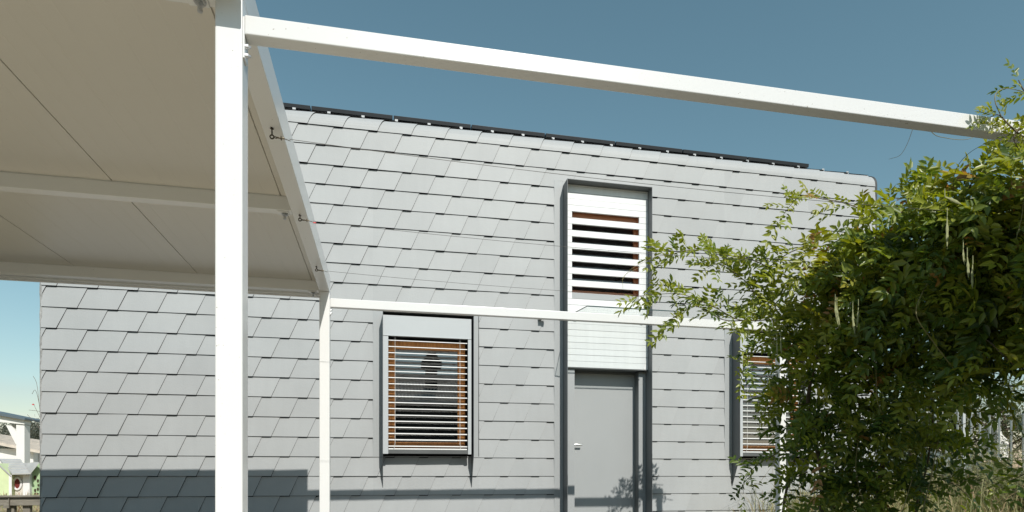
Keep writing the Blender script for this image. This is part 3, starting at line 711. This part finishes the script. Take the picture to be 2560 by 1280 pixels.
for pts, r, m_ in (
    ([(2340, 640, 4.2), (2322, 700, 4.15), (2290, 780, 4.1), (2330, 850, 4.1), (2390, 930, 4.1)], .004, 'shoot'),
    ([(2230, 560, 4.6), (2260, 640, 4.5), (2290, 690, 4.4)], .003, 'shoot'),
    ([(2282, 322, 2.95), (2268, 360, 2.95), (2250, 388, 2.95), (2222, 398, 2.95)], .0016, 'shoot_dark'),
    ([(2326, 328, 2.9), (2350, 342, 2.9), (2420, 348, 2.9), (2470, 315, 2.9), (2510, 290, 3.0)], .0018, 'shoot'),
    ([(2382, 490, 3.4), (2388, 430, 3.2), (2420, 385, 2.9), (2490, 345, 2.6), (2540, 322, 2.41)], .0018, 'shoot_dark'),
    ([(2410, 490, 4.0), (2440, 440, 3.8), (2500, 370, 3.5)], .0012, 'shoot_dark'),
    ([(2505, 295, 2.41), (2488, 255, 2.42), (2492, 232, 2.43), (2520, 221, 2.46), (2580, 236, 2.5)], .0022, 'shoot'),
    ([(2560, 480, 3.6), (2555, 540, 3.5), (2540, 600, 3.5)], .003, 'shoot'),
    ([(1990, 720, 5.6), (2080, 690, 5.3), (2180, 655, 5.0)], .0035, 'shoot'),
    ([(2185, 840, 4.8), (2190, 930, 4.8), (2195, 1010, 4.75), (2225, 1060, 4.75)], .003, 'shoot'),
    ([(2110, 1010, 4.95), (2150, 1000, 4.95), (2220, 985, 4.9), (2250, 1000, 4.9)], .002, 'shoot'),
    ([(2250, 1300, 4.8), (2280, 1200, 4.8), (2320, 1080, 4.75), (2328, 960, 4.7)], .004, 'shoot'),
    ([(2300, 1300, 4.7), (2330, 1180, 4.7), (2350, 1060, 4.7), (2345, 950, 4.7)], .0045, 'shoot'),
    ([(1600, 668, 5.4), (1560, 690, 5.4), (1557, 722, 5.4)], .0015, 'shoot'),
    ([(1645, 640, 5.5), (1610, 655, 5.45), (1575, 675, 5.4), (1555, 700, 5.4)], .0018, 'shoot'),
    ([(2170, 1290, 5.1), (2140, 1180, 5.1), (2150, 1070, 5.1)], .003, 'shoot')):
    b = B(); P3 = smooth([Pt(p[0], p[1], p[2] * VS if p[2] > 3.45 else p[2]) for p in pts], 6); b.tube(P3, [r * (1 - .45 * i / len(P3)) for i in range(len(P3))], 6); b.build('tendril', m_, vine)
def pod(px, py, Y, length, wdt, bend, tilt=0):
    k_ = VS * .97; Y *= k_; length *= k_; wdt *= k_; bend *= k_
    b = B(); p0 = Pt(px, py, Y); N = 18; o = len(b.v); n = 8
    ax = Vector((math.sin(tilt), 0, -math.cos(tilt))); sd_ = Vector((math.cos(tilt), .1, math.sin(tilt)))
    for i in range(N + 1):
        t = i / N; wd = wdt * (math.sin(math.pi * min(1, t * 1.06 + .02)) ** .45 if t < .97 else .12) * (1 + .16 * math.sin(t * 21)) * (.45 + .55 * min(1, t * 2.2))
        c = p0 + ax * (length * t) + sd_ * (bend * t * t)
        for k in range(n):
            a = 2 * math.pi * k / n; b.v.append(tuple(c + sd_ * (math.cos(a) * wd) + Vector((0, 1, 0)) * (math.sin(a) * wd * .45)))
    for i in range(N):
        for k in range(n): b.f.append((i * n + k, i * n + (k + 1) % n, (i + 1) * n + (k + 1) % n, (i + 1) * n + k)); b.m.append(0); b.sm.append(True)
    b.f.append(tuple(range(n))); b.m.append(0); b.sm.append(False)
    b.tube([p0 + Vector((0, 0, .05)), p0], .003, 5)
    b.build('seed_pod', 'pod', vine)
pod(2368, 540, 3.75, .24, .013, .0); pod(2362, 492, 3.72, .155, .014, -.01, 1.35)
pod(2418, 640, 3.7, .17, .013, -.01, .12); pod(2432, 660, 3.7, .19, .012, .02, -.1); pod(2408, 620, 3.72, .13, .011, .02)
pod(2088, 752, 4.75, .23, .013, .04); pod(2092, 760, 4.72, .2, .012, .04); pod(2132, 770, 4.7, .25, .014, .03); pod(2146, 765, 4.7, .2, .012, -.02); pod(1942, 850, 5.6, .16, .012, .01); pod(1952, 845, 5.6, .17, .012, .01)

# ------------------------------------------------------------------ GROUND, patio, vegetation beyond
m, nt, b_ = nm('dry_meadow'); L = nt.links
g = ND(nt, 'ShaderNodeNewGeometry'); n1 = ND(nt, 'ShaderNodeTexNoise', Scale=.6, Detail=8.0, Roughness=.65); L.new(g.outputs['Position'], n1.inputs['Vector'])
r = ND(nt, 'ShaderNodeValToRGB'); L.new(n1.outputs['Fac'], r.inputs['Fac'])
r.color_ramp.elements[0].position = .35; r.color_ramp.elements[0].color = (.16, .14, .06, 1); r.color_ramp.elements[1].position = .65; r.color_ramp.elements[1].color = (.42, .33, .20, 1)
L.new(r.outputs[0], b_.inputs['Base Color']); b_.inputs['Roughness'].default_value = .95
n2 = ND(nt, 'ShaderNodeTexNoise', Scale=14.0, Detail=6.0); L.new(g.outputs['Position'], n2.inputs['Vector']); bp = ND(nt, 'ShaderNodeBump', Strength=.8, Distance=.08); L.new(n2.outputs['Fac'], bp.inputs['Height']); L.new(bp.outputs[0], b_.inputs['Normal'])
M['meadow'] = m
M['dim_gravel'] = mat('bounce_cutting_gravel', (.10, .095, .085), .95, 0, .3, 30, .6, 60)
M['patio'] = mat('pale_concrete_slabs', (.58, .505, .395), .85, 0, .12, 1.5, .3, 40)
b = B(); N = 40
for j in range(N + 1):
    for i in range(N + 1):
        u = -1 + 2 * i / N; v = -1 + 2 * j / N; x = 1500 * u * abs(u) ** 1.5; y = 1500 * v * abs(v) ** 1.5
        b.v.append((x, y, GZ))
for j in range(N):
    for i in range(N): a = j * (N + 1) + i; b.f.append((a, a + 1, a + N + 2, a + N + 1)); b.m.append(0); b.sm.append(True)
b.build('ground', 'meadow', None, kind='structure')
b = B(); b.box(-3.6, .8, -.5, 5.2, GZ - .05, GZ + .02, .004); b.build('patio', 'patio', None, kind='structure')  # unseen pale floor, its extent cut to shape the bounce on the ceiling
b = B(); b.prism([(-9, -.5), (-3.602, -.5), (-3.602, 5.202), (.802, 5.202), (.802, -.5), (4.4, -.5), (4.4, W - .002), (-9, W - .002)], 'z', GZ - .05, GZ + .012); b.build('bounce_cutting_strip', 'dim_gravel', None, kind='structure')  # unseen dark ground added to cut bounce light on the house wall
M['bounce_cutting_lawn'] = mat('dark_bounce_cutting_lawn', (.055, .075, .03), .9, 0, .3, 4, .5, 80)
b = B(); b.box(-20, 18, -11, -.502, GZ - .05, GZ + .008); b.build('bounce_cutting_lawn', 'bounce_cutting_lawn', None, kind='structure')  # unseen dark ground added to cut bounce light from the front
# far hills on the left horizon
M['hill'] = mat('wooded_hill', (.10, .12, .11), .95, 0, .25, .02)
b = B(); pts = []
for i in range(41):
    x = -1200 + 60 * i; h = 52 + 22 * math.sin(i * .55 + .9) + 9 * math.sin(i * 1.7)
    pts.append((x, h))
for x, h in pts: b.v += [(x, 900, GZ), (x, 980, h * .6), (x, 1080, h), (x, 1300, GZ)]
for i in range(40):
    for k in range(3): a = i * 4 + k; b.f.append((a, a + 4, a + 5, a + 1)); b.m.append(0); b.sm.append(True)
b.build('hills', 'hill', None, kind='structure')

def tree(name, label, base, h, rc, nleaf, lm, Ls, group, tb=.5):
    t = thing(name, label, 'tree', group); tb_ = B(); base = Vector(base); top = base + Vector((.1 * h * random.uniform(-1, 1), 0, h * .75))
    tb_.tube([base, base.lerp(top, .5) + Vector((.03 * h, 0, 0)), top], [.03 * h, .02 * h, .008 * h], 7)
    cl = []
    for i in range(7):
        a = i * 2.4; rr = rc * random.uniform(.3, .75); c = base + Vector((rr * math.cos(a), rr * math.sin(a), h * random.uniform(.45, .85)))
        tb_.tube([base.lerp(top, .35 + .06 * i), c], [.010 * h, .004 * h], 5)
        s = rc * random.uniform(.38, .6); cl.append(blob_leaves(c, (s, s, s * .8), nleaf // 7, Ls, tb + random.uniform(-.15, .15), .35, pairs=2))
    tb_.build('trunk', 'bark', t); mesh_np('crown', cl, lm, t); return t
# wooded rise behind the left garden
lt = ['broad grey-green tree on the wooded rise beyond the white pergola post', 'rounded grey-green tree just left of the house corner on the wooded rise', 'low dusky tree at the foot of the wooded rise against the house edge', 'dusky tree at the left picture edge behind the white pergola']
for (px, py, Y, rc), l in zip(((74, 1066, 95, 6), (92, 1075, 85, 4.5), (104, 1082, 80, 4), (14, 1062, 92, 7)), lt):
    p = Pt(px, 1190, Y); p.z = GZ; tree('tree', l, p, Za(px, py, Y) - GZ, rc, 3500, 'far_leaf', (.5, .9), 'trees on the rise at the left')
# trees seen through the vine on the right
rt = ['yellowing tree glimpsed through the gap in the vine', 'dark green tree behind the vine near the right picture edge', 'green bushy tree behind the middle of the vine']
for (px, py, Y, rc, tb), l in zip(((2385, 945, 17, 2.2, .9), (2520, 900, 16, 2.6, .35), (2270, 930, 19, 2.4, .5)), rt):
    p = Pt(px, 1190, Y); p.z = GZ; tree('tree', l, p, Za(px, py, Y) - GZ, rc, 1500, 'tree_leaf', (.22, .4), 'trees beyond the vine', tb)

def blades(rng, n, xr, yr, hr, wd, lean, tint, zb=GZ):
    x = rng.uniform(*xr, n); y = rng.uniform(*yr, n); h = rng.uniform(*hr, n); a = rng.uniform(0, 2 * np.pi, n); ln = rng.normal(0, lean, (n, 2))
    base = np.stack([x, y, np.full(n, zb)], 1); w = np.stack([np.cos(a), np.sin(a), np.zeros(n)], 1) * wd
    mid = base + np.stack([ln[:, 0] * h * .35, ln[:, 1] * h * .35, h * .55], 1); tip = base + np.stack([ln[:, 0] * h, ln[:, 1] * h, h * (1 - .25 * np.abs(ln[:, 0]))], 1)
    V = np.stack([base - w, base + w, mid + w * .8, mid - w * .8, tip + w * .15, tip - w * .15], 1).reshape(-1, 3)
    o = np.arange(n)[:, None] * 6; Q = np.concatenate([o + np.array([[0, 1, 2, 3]]), o + np.array([[3, 2, 4, 5]])], 1).reshape(-1, 4)
    return V, Q, np.repeat(np.clip(rng.normal(tint, .25, n), 0, 1), 6)
o = mesh_np('dry_grass', [blades(RNG, 6000, (5, 14), (6.0, 12.5), (.15, .55), .005, .55, .5), blades(RNG, 2600, (5.5, 14), (6.0, 9), (.4, .95), .005, .6, .55), blades(RNG, 3500, (-14, -5), (9.5, 25), (.05, .25), .008, .5, .75)], 'dry')
o['kind'] = 'stuff'
# bleached shrub and weeds
def shrub(name, label, base, h, r, n, mt, tb, stems=14, Ls=(.08, .16), group=None, tmat='twig'):
    t = thing(name, label, 'shrub', group); b = B(); Ps, Ds, Ns = [], [], []
    for i in range(stems):
        a = random.uniform(0, 6.28); e = Vector(base) + Vector((r * math.cos(a) * random.random(), r * math.sin(a) * random.random(), h * random.uniform(.55, 1)))
        P3 = smooth([base, Vector(base).lerp(e, .5) + Vector((random.gauss(0, .05), random.gauss(0, .05), .08 * h)), e], 4)
        b.tube(P3, [.005 - .0035 * k / len(P3) for k in range(len(P3))], 4)
        for k in range(max(1, n // stems)):
            j = random.randrange(2, len(P3)); Ps.append(P3[j] + Vector((random.gauss(0, .03), random.gauss(0, .03), random.gauss(0, .03)))); Ds.append(Vector((random.gauss(0, 1), random.gauss(0, 1), random.gauss(.4, .6))).normalized()); Ns.append(Vector((random.gauss(0, .5), -.3, 1)).normalized())
    b.build('stem', tmat, t)
    mesh_np('foliage', [leaf_arrays(np.array(Ps), np.array(Ds), np.array(Ns), RNG.uniform(*Ls, len(Ps)), 3, np.clip(RNG.normal(tb, .2, len(Ps)), 0, 1), RNG)], mt, t)
    return t
SH = [((2500, 7.6), 1.2, .85, 'bleached dry shrub in the gap right of the vine'), ((2420, 8.2), .95, .8, 'low straw-coloured shrub at the bottom of the gap in the vine'), ((2555, 6.6), .8, .6, 'reddish dry shrub at the lower right picture corner'), ((2340, 8.6), .8, .7, 'small dry shrub half covered by hanging vine leaves')]
for (p, Y), h, r, l in SH: shrub('dry_shrub', l, Vector((Xa(p, Y), Y, GZ)), h, r, 1700, 'dry', .32, 60, (.05, .11), 'dry shrubs right of the vine')
for p, Y, h, l in ((2010, 8.0, .42, 'pale feathery weed at the foot of the house wall beside the pergola post'), (2105, 7.9, .5, 'taller pale weed at the foot of the house wall behind the vine'), (1990, 7.7, .36, 'low dry weed left of the pergola post')):
    shrub('weed', l, Vector((Xa(p, Y), Y, GZ)), h, .35, 130, 'dry', .5, 24, (.05, .1), 'weeds at the foot of the wall')
# bare twigs by the left house corner
t = thing('bare_shrub', 'thin bare twigs with one red leaf beside the left corner of the house', 'shrub'); b = B()
bx = Pt(112, 1190, 9.3); bx.z = GZ
for pts in ([(112, 1300), (108, 1150), (104, 1060), (84, 1010)], [(108, 1150), (100, 1075), (68, 1036)], [(106, 1100), (98, 1010), (92, 960), (83, 940)], [(106, 1060), (96, 1000), (88, 975), (80, 985)], [(104, 1030), (90, 1027), (72, 1025)]):
    b.tube(smooth([Pt(x, y, 9.3) for x, y in pts], 4), .0025, 4)
b.build('stem', 'twig', t)
b = B(); p = Pt(79, 1011, 9.3); b.add([p, p + Vector((.02, 0, .012)), p + Vector((.035, .005, 0)), p + Vector((.018, 0, -.012))], [(0, 1, 2, 3)]); b.build('leaf', 'red', t)

# ------------------------------------------------------------------ left background: rail fence, playhouse, white pergola, tiled house
M['old_wood'] = mat('weathered_rail_wood', (.22, .20, .165), .85, 0, .3, 6, .4, 30, (1, 6, 6))
M['white_wall'] = mat('white_render', (.78, .77, .74), .9, 0, .05, .8, .2, 30)
M['tile'] = mat('sun_bleached_roof_tiles', (.62, .55, .47), .85, 0, .22, 3, .5, 18)
M['lime'] = mat('lime_green_paint', (.60, .68, .40), .6, 0, .06)
M['green2'] = mat('mid_green_panel', (.38, .52, .30), .6, 0, .06)
M['play_roof'] = mat('grey_play_shingle', (.42, .42, .41), .8, 0, .12, 4)
M['stone'] = mat('cream_play_stone', (.66, .62, .55), .85, 0, .15, 7, .7, 14)
M['play_white'] = mat('white_play_plastic', (.80, .77, .76), .5)
M['maroon'] = mat('maroon_inside', (.16, .02, .015), .7)
M['brown_hole'] = mat('dark_brown_hole', (.05, .035, .02), .8)
M['slate'] = mat('slate_grey_flashing', (.10, .13, .15), .5)
YR = 9.6
fc = thing('rail_fence', 'low weathered wooden rail fence left of the house corner', 'fence')
x0, x1 = Xa(-160, YR), Xa(104, YR); zr1, zr0 = Za(50, 1241, YR), Za(50, 1264, YR)
b = B(); b.box(x0, x1, YR, YR + .05, zr0, zr1 - .012, .006); b.build('rail', 'old_wood', fc)
b = B(); b.box(x0, x1, YR - .04, YR + .10, zr1 - .0118, zr1 + .012, .006); b.build('cap_board', 'old_wood', fc)
for p in (20, 60, -40):
    b = B(); xx = Xa(p, YR); b.box(xx - .045, xx + .045, YR + .0505, YR + .12, GZ, zr1 - .013, .006); b.build('post', 'old_wood', fc)
b = B(); xx = Xa(18, YR); b.prism([(xx - .05, zr0 - .03), (xx + .035, zr0 - .03), (xx + .035, zr1 - .02)], 'y', YR - .03, YR - .0005); b.build('bracket', 'old_wood', fc)

YH = 22.0
ph = thing('playhouse', 'green and white toy playhouse with grey roof and oval window behind the rail fence', 'playhouse')
def R2(pxl, Y): return [(Xa(x, Y), Za(x, y, Y)) for x, y in pxl]
part(ph, 'wall', 'lime', lambda b: b.prism(R2([(-40, 1245), (23, 1245), (23, 1186), (-10, 1158), (-40, 1160)], YH - .3), 'y', YH - .3, YH + 1.2))
part(ph, 'wall', 'stone', lambda b: b.prism(R2([(23.5, 1245), (57, 1245), (57, 1182), (23.5, 1184)], YH), 'y', YH, YH + 1.0))
part(ph, 'wall', 'play_white', lambda b: (b.prism(R2([(57.3, 1245), (74, 1245), (74, 1183), (57.3, 1182)], YH - .05), 'y', YH - .05, YH + 1.0), b.prism(R2([(22, 1245), (29, 1245), (29, 1187), (22, 1187)], YH - .32), 'y', YH - .32, YH - .305)))
gp = part(ph, 'climbing_panel', 'green2', lambda b: b.prism(R2([(76.5, 1245), (104, 1245), (104, 1166), (97, 1157), (76.5, 1180)], YH + .1), 'y', YH + .1, YH + .5))
b = B()
for x, y, rx, ry in ((84, 1194, 3, 5.5), (91, 1202, 2, 4), (92, 1213, 1.5, 3), (87, 1234, 5, 2), (84, 1226, 2, 4), (91, 1223, 2, 4)):
    cx, cz = Xa(x, YH), Za(x, y, YH); k = Td(x, YH) / F
    b.prism([(cx + rx * k * math.cos(a * .524), cz + ry * k * math.sin(a * .524)) for a in range(12)], 'y', YH + .07, YH + .0995)
b.build('hole', 'brown_hole', gp)
k = Td(44, YH) / F; cx, cz = Xa(44, YH), Za(44, 1209, YH)
ow = part(ph, 'window', 'play_white', lambda b: b.tube([(cx + 9 * k * math.cos(a * .2618), YH - .02, cz + 15 * k * math.sin(a * .2618)) for a in range(25)], .035, 8, 0, False))
b = B(); b.prism([(cx + 8.5 * k * math.cos(a * .2618), cz + 14.5 * k * math.sin(a * .2618)) for a in range(24)], 'y', YH - .02, YH - .003); b.build('opening', 'maroon', ow)
def proof(b):
    # stepped shingle courses rising away from the eave, then the gable roof to the right
    for i in range(6):
        f0, f1 = i / 6, (i + 1) / 6 - .01
        def E(x0, y0, x1, y1, f): return (x0 + (x1 - x0) * f, y0 + (y1 - y0) * f)
        a0, a1 = E(30, 1185, -4, 1146, f0), E(30, 1185, -4, 1146, f1); c0, c1 = E(75, 1184, 50, 1147, f0), E(75, 1184, 50, 1147, f1)
        def PP(p, f, dz): v = Pt(p[0], p[1], YH - .35 + 1.1 * f); return (v.x, v.y, v.z + dz)
        vs = [PP(a0, f0, .03), PP(c0, f0, .03), PP(c1, f1, 0), PP(a1, f1, 0), PP(a0, f0, -.02), PP(c0, f0, -.02), PP(c1, f1, -.04), PP(a1, f1, -.04)]
        b.add(vs, [(0, 1, 2, 3), (7, 6, 5, 4), (0, 4, 5, 1), (1, 5, 6, 2), (2, 6, 7, 3), (3, 7, 4, 0)])
    for (p0, p1, p2, p3) in (((74, 1184), (97, 1155), (52, 1158), (56, 1183)), ((27, 1187), (-12, 1152), (-30, 1150), (8, 1183))):
        y0 = YH - .2 if p0[0] > 50 else YH - .36
        vs = []
        for dz in (.0, -.05):
            for p, dy in ((p0, 0), (p1, 0.05), (p2, .7), (p3, .3)): v = Pt(p[0], p[1], y0 + dy); vs.append((v.x, v.y, v.z + dz))
        b.add(vs, [(0, 1, 2, 3), (7, 6, 5, 4), (0, 4, 5, 1), (1, 5, 6, 2), (2, 6, 7, 3), (3, 7, 4, 0)])
part(ph, 'roof', 'play_roof', proof)

YG = 27.0
wp = thing('garden_pergola', 'white timber pergola corner with diagonal brace behind the playhouse', 'pergola')
part(wp, 'post', 'white_wall', lambda b: b.box(Xa(40, YG), Xa(61, YG), YG, YG + .4, GZ, Za(50, 1062, YG), .01))
part(wp, 'beam', 'white_wall', lambda b: b.prism(R2([(-120, 1043), (61, 1061), (61, 1047), (-120, 1022)], YG - .05), 'y', YG - .05, YG + .4))
part(wp, 'brace', 'white_wall', lambda b: b.prism(R2([(14, 1061), (26, 1061.5), (50, 1090), (50, 1110), (39, 1110)], YG + .05), 'y', YG + .05, YG + .3))
part(wp, 'roof_edge', 'slate', lambda b: b.prism(R2([(-120, 1018), (62, 1050), (62, 1045), (-120, 1008)], YG - .2), 'y', YG - .2, YG + 3))

YB = 42.0
nh = thing('cottage', 'white cottage with sun-bleached tile roof behind the playhouse', 'house')
part(nh, 'wall', 'white_wall', lambda b: b.box(Xa(-200, YB), Xa(83, YB), YB, YB + 6, GZ, Za(50, 1122, YB)))
part(nh, 'wall', 'trim', lambda b: b.box(Xa(83, YB) + .01, Xa(120, YB), YB + .6, YB + 6, GZ, Za(90, 1124, YB)), label='grey side wing')
def tiles(b):
    N = 110
    for i in range(N):
        f = i / N; xa = -200 + 304 * f; xb = -200 + 304 * (f + 1 / N) - .15
        ya = 1072 + .26 * 0 + (xa + 200) * .165; yb2 = 1072 + (xb + 200) * .165
        e0, e1 = Pt(xa, min(1127, 1095 + (xa + 60) * .2), YB - .5), Pt(xb, min(1127, 1095 + (xb + 60) * .2), YB - .5)
        r0 = Pt(xa, 1086 + max(0, xa) * .14, YB + 3.5); r1 = Pt(xb, 1086 + max(0, xb) * .14, YB + 3.5)
        mid = Vector((0, 0, .03))
        em, rm_ = (e0 + e1) / 2 + mid, (r0 + r1) / 2 + mid
        dz = Vector((0, 0, -.15))
        b.add([e0, em, e1, r1, rm_, r0, e0 + dz, e1 + dz], [(0, 1, 4, 5), (1, 2, 3, 4), (0, 6, 7, 2, 1)])
part(nh, 'roof', 'tile', tiles)

# ------------------------------------------------------------------ right background seen through the vine
YM = 14.5
mf = thing('metal_fence', 'grey metal bar fence glimpsed through the gap in the vine', 'fence')
for p in (2340, 2368, 2396, 2411, 2430, 2452, 2476, 2500, 2530, 2560):
    b = B(); x = Xa(p, YM); r_ = .045 if p == 2411 else .012; b.box(x - r_, x + r_, YM, YM + .05, GZ, Za(2411, 1030, YM), .003); b.build('post' if p == 2411 else 'bar', 'steel' if p != 2411 else 'guard', mf)
b = B(); b.box(Xa(2250, YM), Xa(2640, YM), YM + .051, YM + .08, Za(2411, 1034, YM), Za(2411, 1031, YM)); b.build('rail', 'steel', mf)
sl = B(); YS = 15.5
pl = [(2494, 1150), (2494, 1066), (2500, 1062), (2503, 1078), (2511, 1092), (2522, 1100), (2522, 1150)]
sl.prism(R2(pl, YS), 'y', YS, YS + .6); tag(sl.build('slide', 'white_wall'), 'white curved slide standing behind the metal bar fence', 'slide')

# ------------------------------------------------------------------ the house behind the photographer (mirrored in the window panes)
bh = thing('farmhouse', 'house with shaded wall and pale tile roof mirrored in the window pane', 'house')
M['dark_wall'] = mat('shade_toned_wall', (.06, .055, .05), .8)  # shade on the side facing the panes is put into this wall colour
YE = -12.0
part(bh, 'wall', 'dark_wall', lambda b: b.box(-9, 14, YE - 7, YE, GZ, 3.5))
def bt_(b):
    n = 150
    for i in range(n):
        x = -9.5 + 24 * i / n; w_ = 24 / n
        e0, e1 = (x, YE + .4, 3.35), (x + w_ * .85, YE + .4, 3.35); r0, r1 = (x, YE - 3.6, 5.15), (x + w_ * .85, YE - 3.6, 5.15)
        m0, m1 = (x + w_ * .42, YE + .4, 3.43), (x + w_ * .42, YE - 3.6, 5.23)
        b.add([e0, m0, e1, r1, m1, r0, (x + w_, YE + .4, 3.33), (x + w_, YE - 3.6, 5.13)], [(0, 1, 4, 5), (1, 2, 3, 4), (2, 6, 7, 3)])
    b.add([(-9.5, YE - 3.6, 5.13), (14.5, YE - 3.6, 5.13), (14.5, YE - 7.6, 3.3), (-9.5, YE - 7.6, 3.3)], [(0, 1, 2, 3)])
part(bh, 'roof', 'pale_tile', bt_)
part(bh, 'chimney', 'black', lambda b: (b.box(2.0, 2.55, YE - 2, YE - 1.5, 3.9, 5.3), b.prism([(1.8, 5.31), (2.75, 5.31), (2.75, 5.6), (1.8, 5.6)], 'y', YE - 2.2, YE - 1.3), b.prism([(1.85, 5.61), (2.7, 5.61), (2.4, 6.1), (2.15, 6.1)], 'y', YE - 2.1, YE - 1.4)))

# ------------------------------------------------------------------ light, sky, camera
sund = Vector((-.218, 1, -.896)).normalized()
sl = bpy.data.lights.new('sun', 'SUN'); sl.energy = 4.3; sl.angle = math.radians(.53); sl.color = (1, .965, .90)
so = bpy.data.objects.new('sun', sl); COL.objects.link(so); so.rotation_euler = sund.to_track_quat('-Z', 'Y').to_euler()
el = math.asin(-sund.z); az = math.atan2(-sund.x, -sund.y)
wd = bpy.data.worlds.new('World'); S.world = wd; wd.use_nodes = True; nt = wd.node_tree; bg = nt.nodes['Background']
sk = nt.nodes.new('ShaderNodeTexSky'); sk.sky_type = 'NISHITA'; sk.sun_disc = False; sk.sun_elevation = el; sk.sun_rotation = az
sk.altitude = 0; sk.air_density = 1.25; sk.dust_density = .45; sk.ozone_density = 1.0
hs = nt.nodes.new('ShaderNodeHueSaturation'); hs.inputs['Hue'].default_value = .466; hs.inputs['Saturation'].default_value = 1.0; hs.inputs['Value'].default_value = .86
nt.links.new(sk.outputs[0], hs.inputs['Color']); nt.links.new(hs.outputs[0], bg.inputs['Color']); bg.inputs['Strength'].default_value = .118
cam = bpy.data.cameras.new('camera'); co = bpy.data.objects.new('camera', cam); COL.objects.link(co)
cam.sensor_width = 36; cam.lens = 36 * F / 2560; cam.shift_y = (HZ - 640) / 2560; cam.clip_start = .05; cam.clip_end = 6000
co.location = (0, 0, 0); co.rotation_euler = (math.pi / 2, 0, -A); S.camera = co
S.view_settings.view_transform = 'Standard'; S.view_settings.look = 'None'; S.view_settings.gamma = 1; S.view_settings.exposure = 0
S.cycles.max_bounces = 10; S.cycles.transparent_max_bounces = 24

# ------------------------------------------------------------------ put every origin at its thing's base, then lift all so the ground is at 0
LIFT = -GZ
bpy.context.view_layer.update()
def tree_of(o): return [o] + [d for c in o.children for d in tree_of(c)]
for o in [o for o in COL.objects if o.parent is None]:
    ms = [d for d in tree_of(o) if d.type == 'MESH']
    if not ms: o.location.z += LIFT; continue
    lo = np.array([1e9] * 3); hi = -lo
    for d in ms:
        a = np.empty(len(d.data.vertices) * 3, np.float32); d.data.vertices.foreach_get('co', a); a = a.reshape(-1, 3)
        if len(a): lo = np.minimum(lo, a.min(0)); hi = np.maximum(hi, a.max(0))
    c = Vector(((lo[0] + hi[0]) / 2, (lo[1] + hi[1]) / 2, lo[2]))
    if o.get('kind') == 'structure': c = Vector((0, 0, 0))
    for d in ms: d.data.transform(Matrix.Translation(-c))
    o.location = c + Vector((0, 0, LIFT))
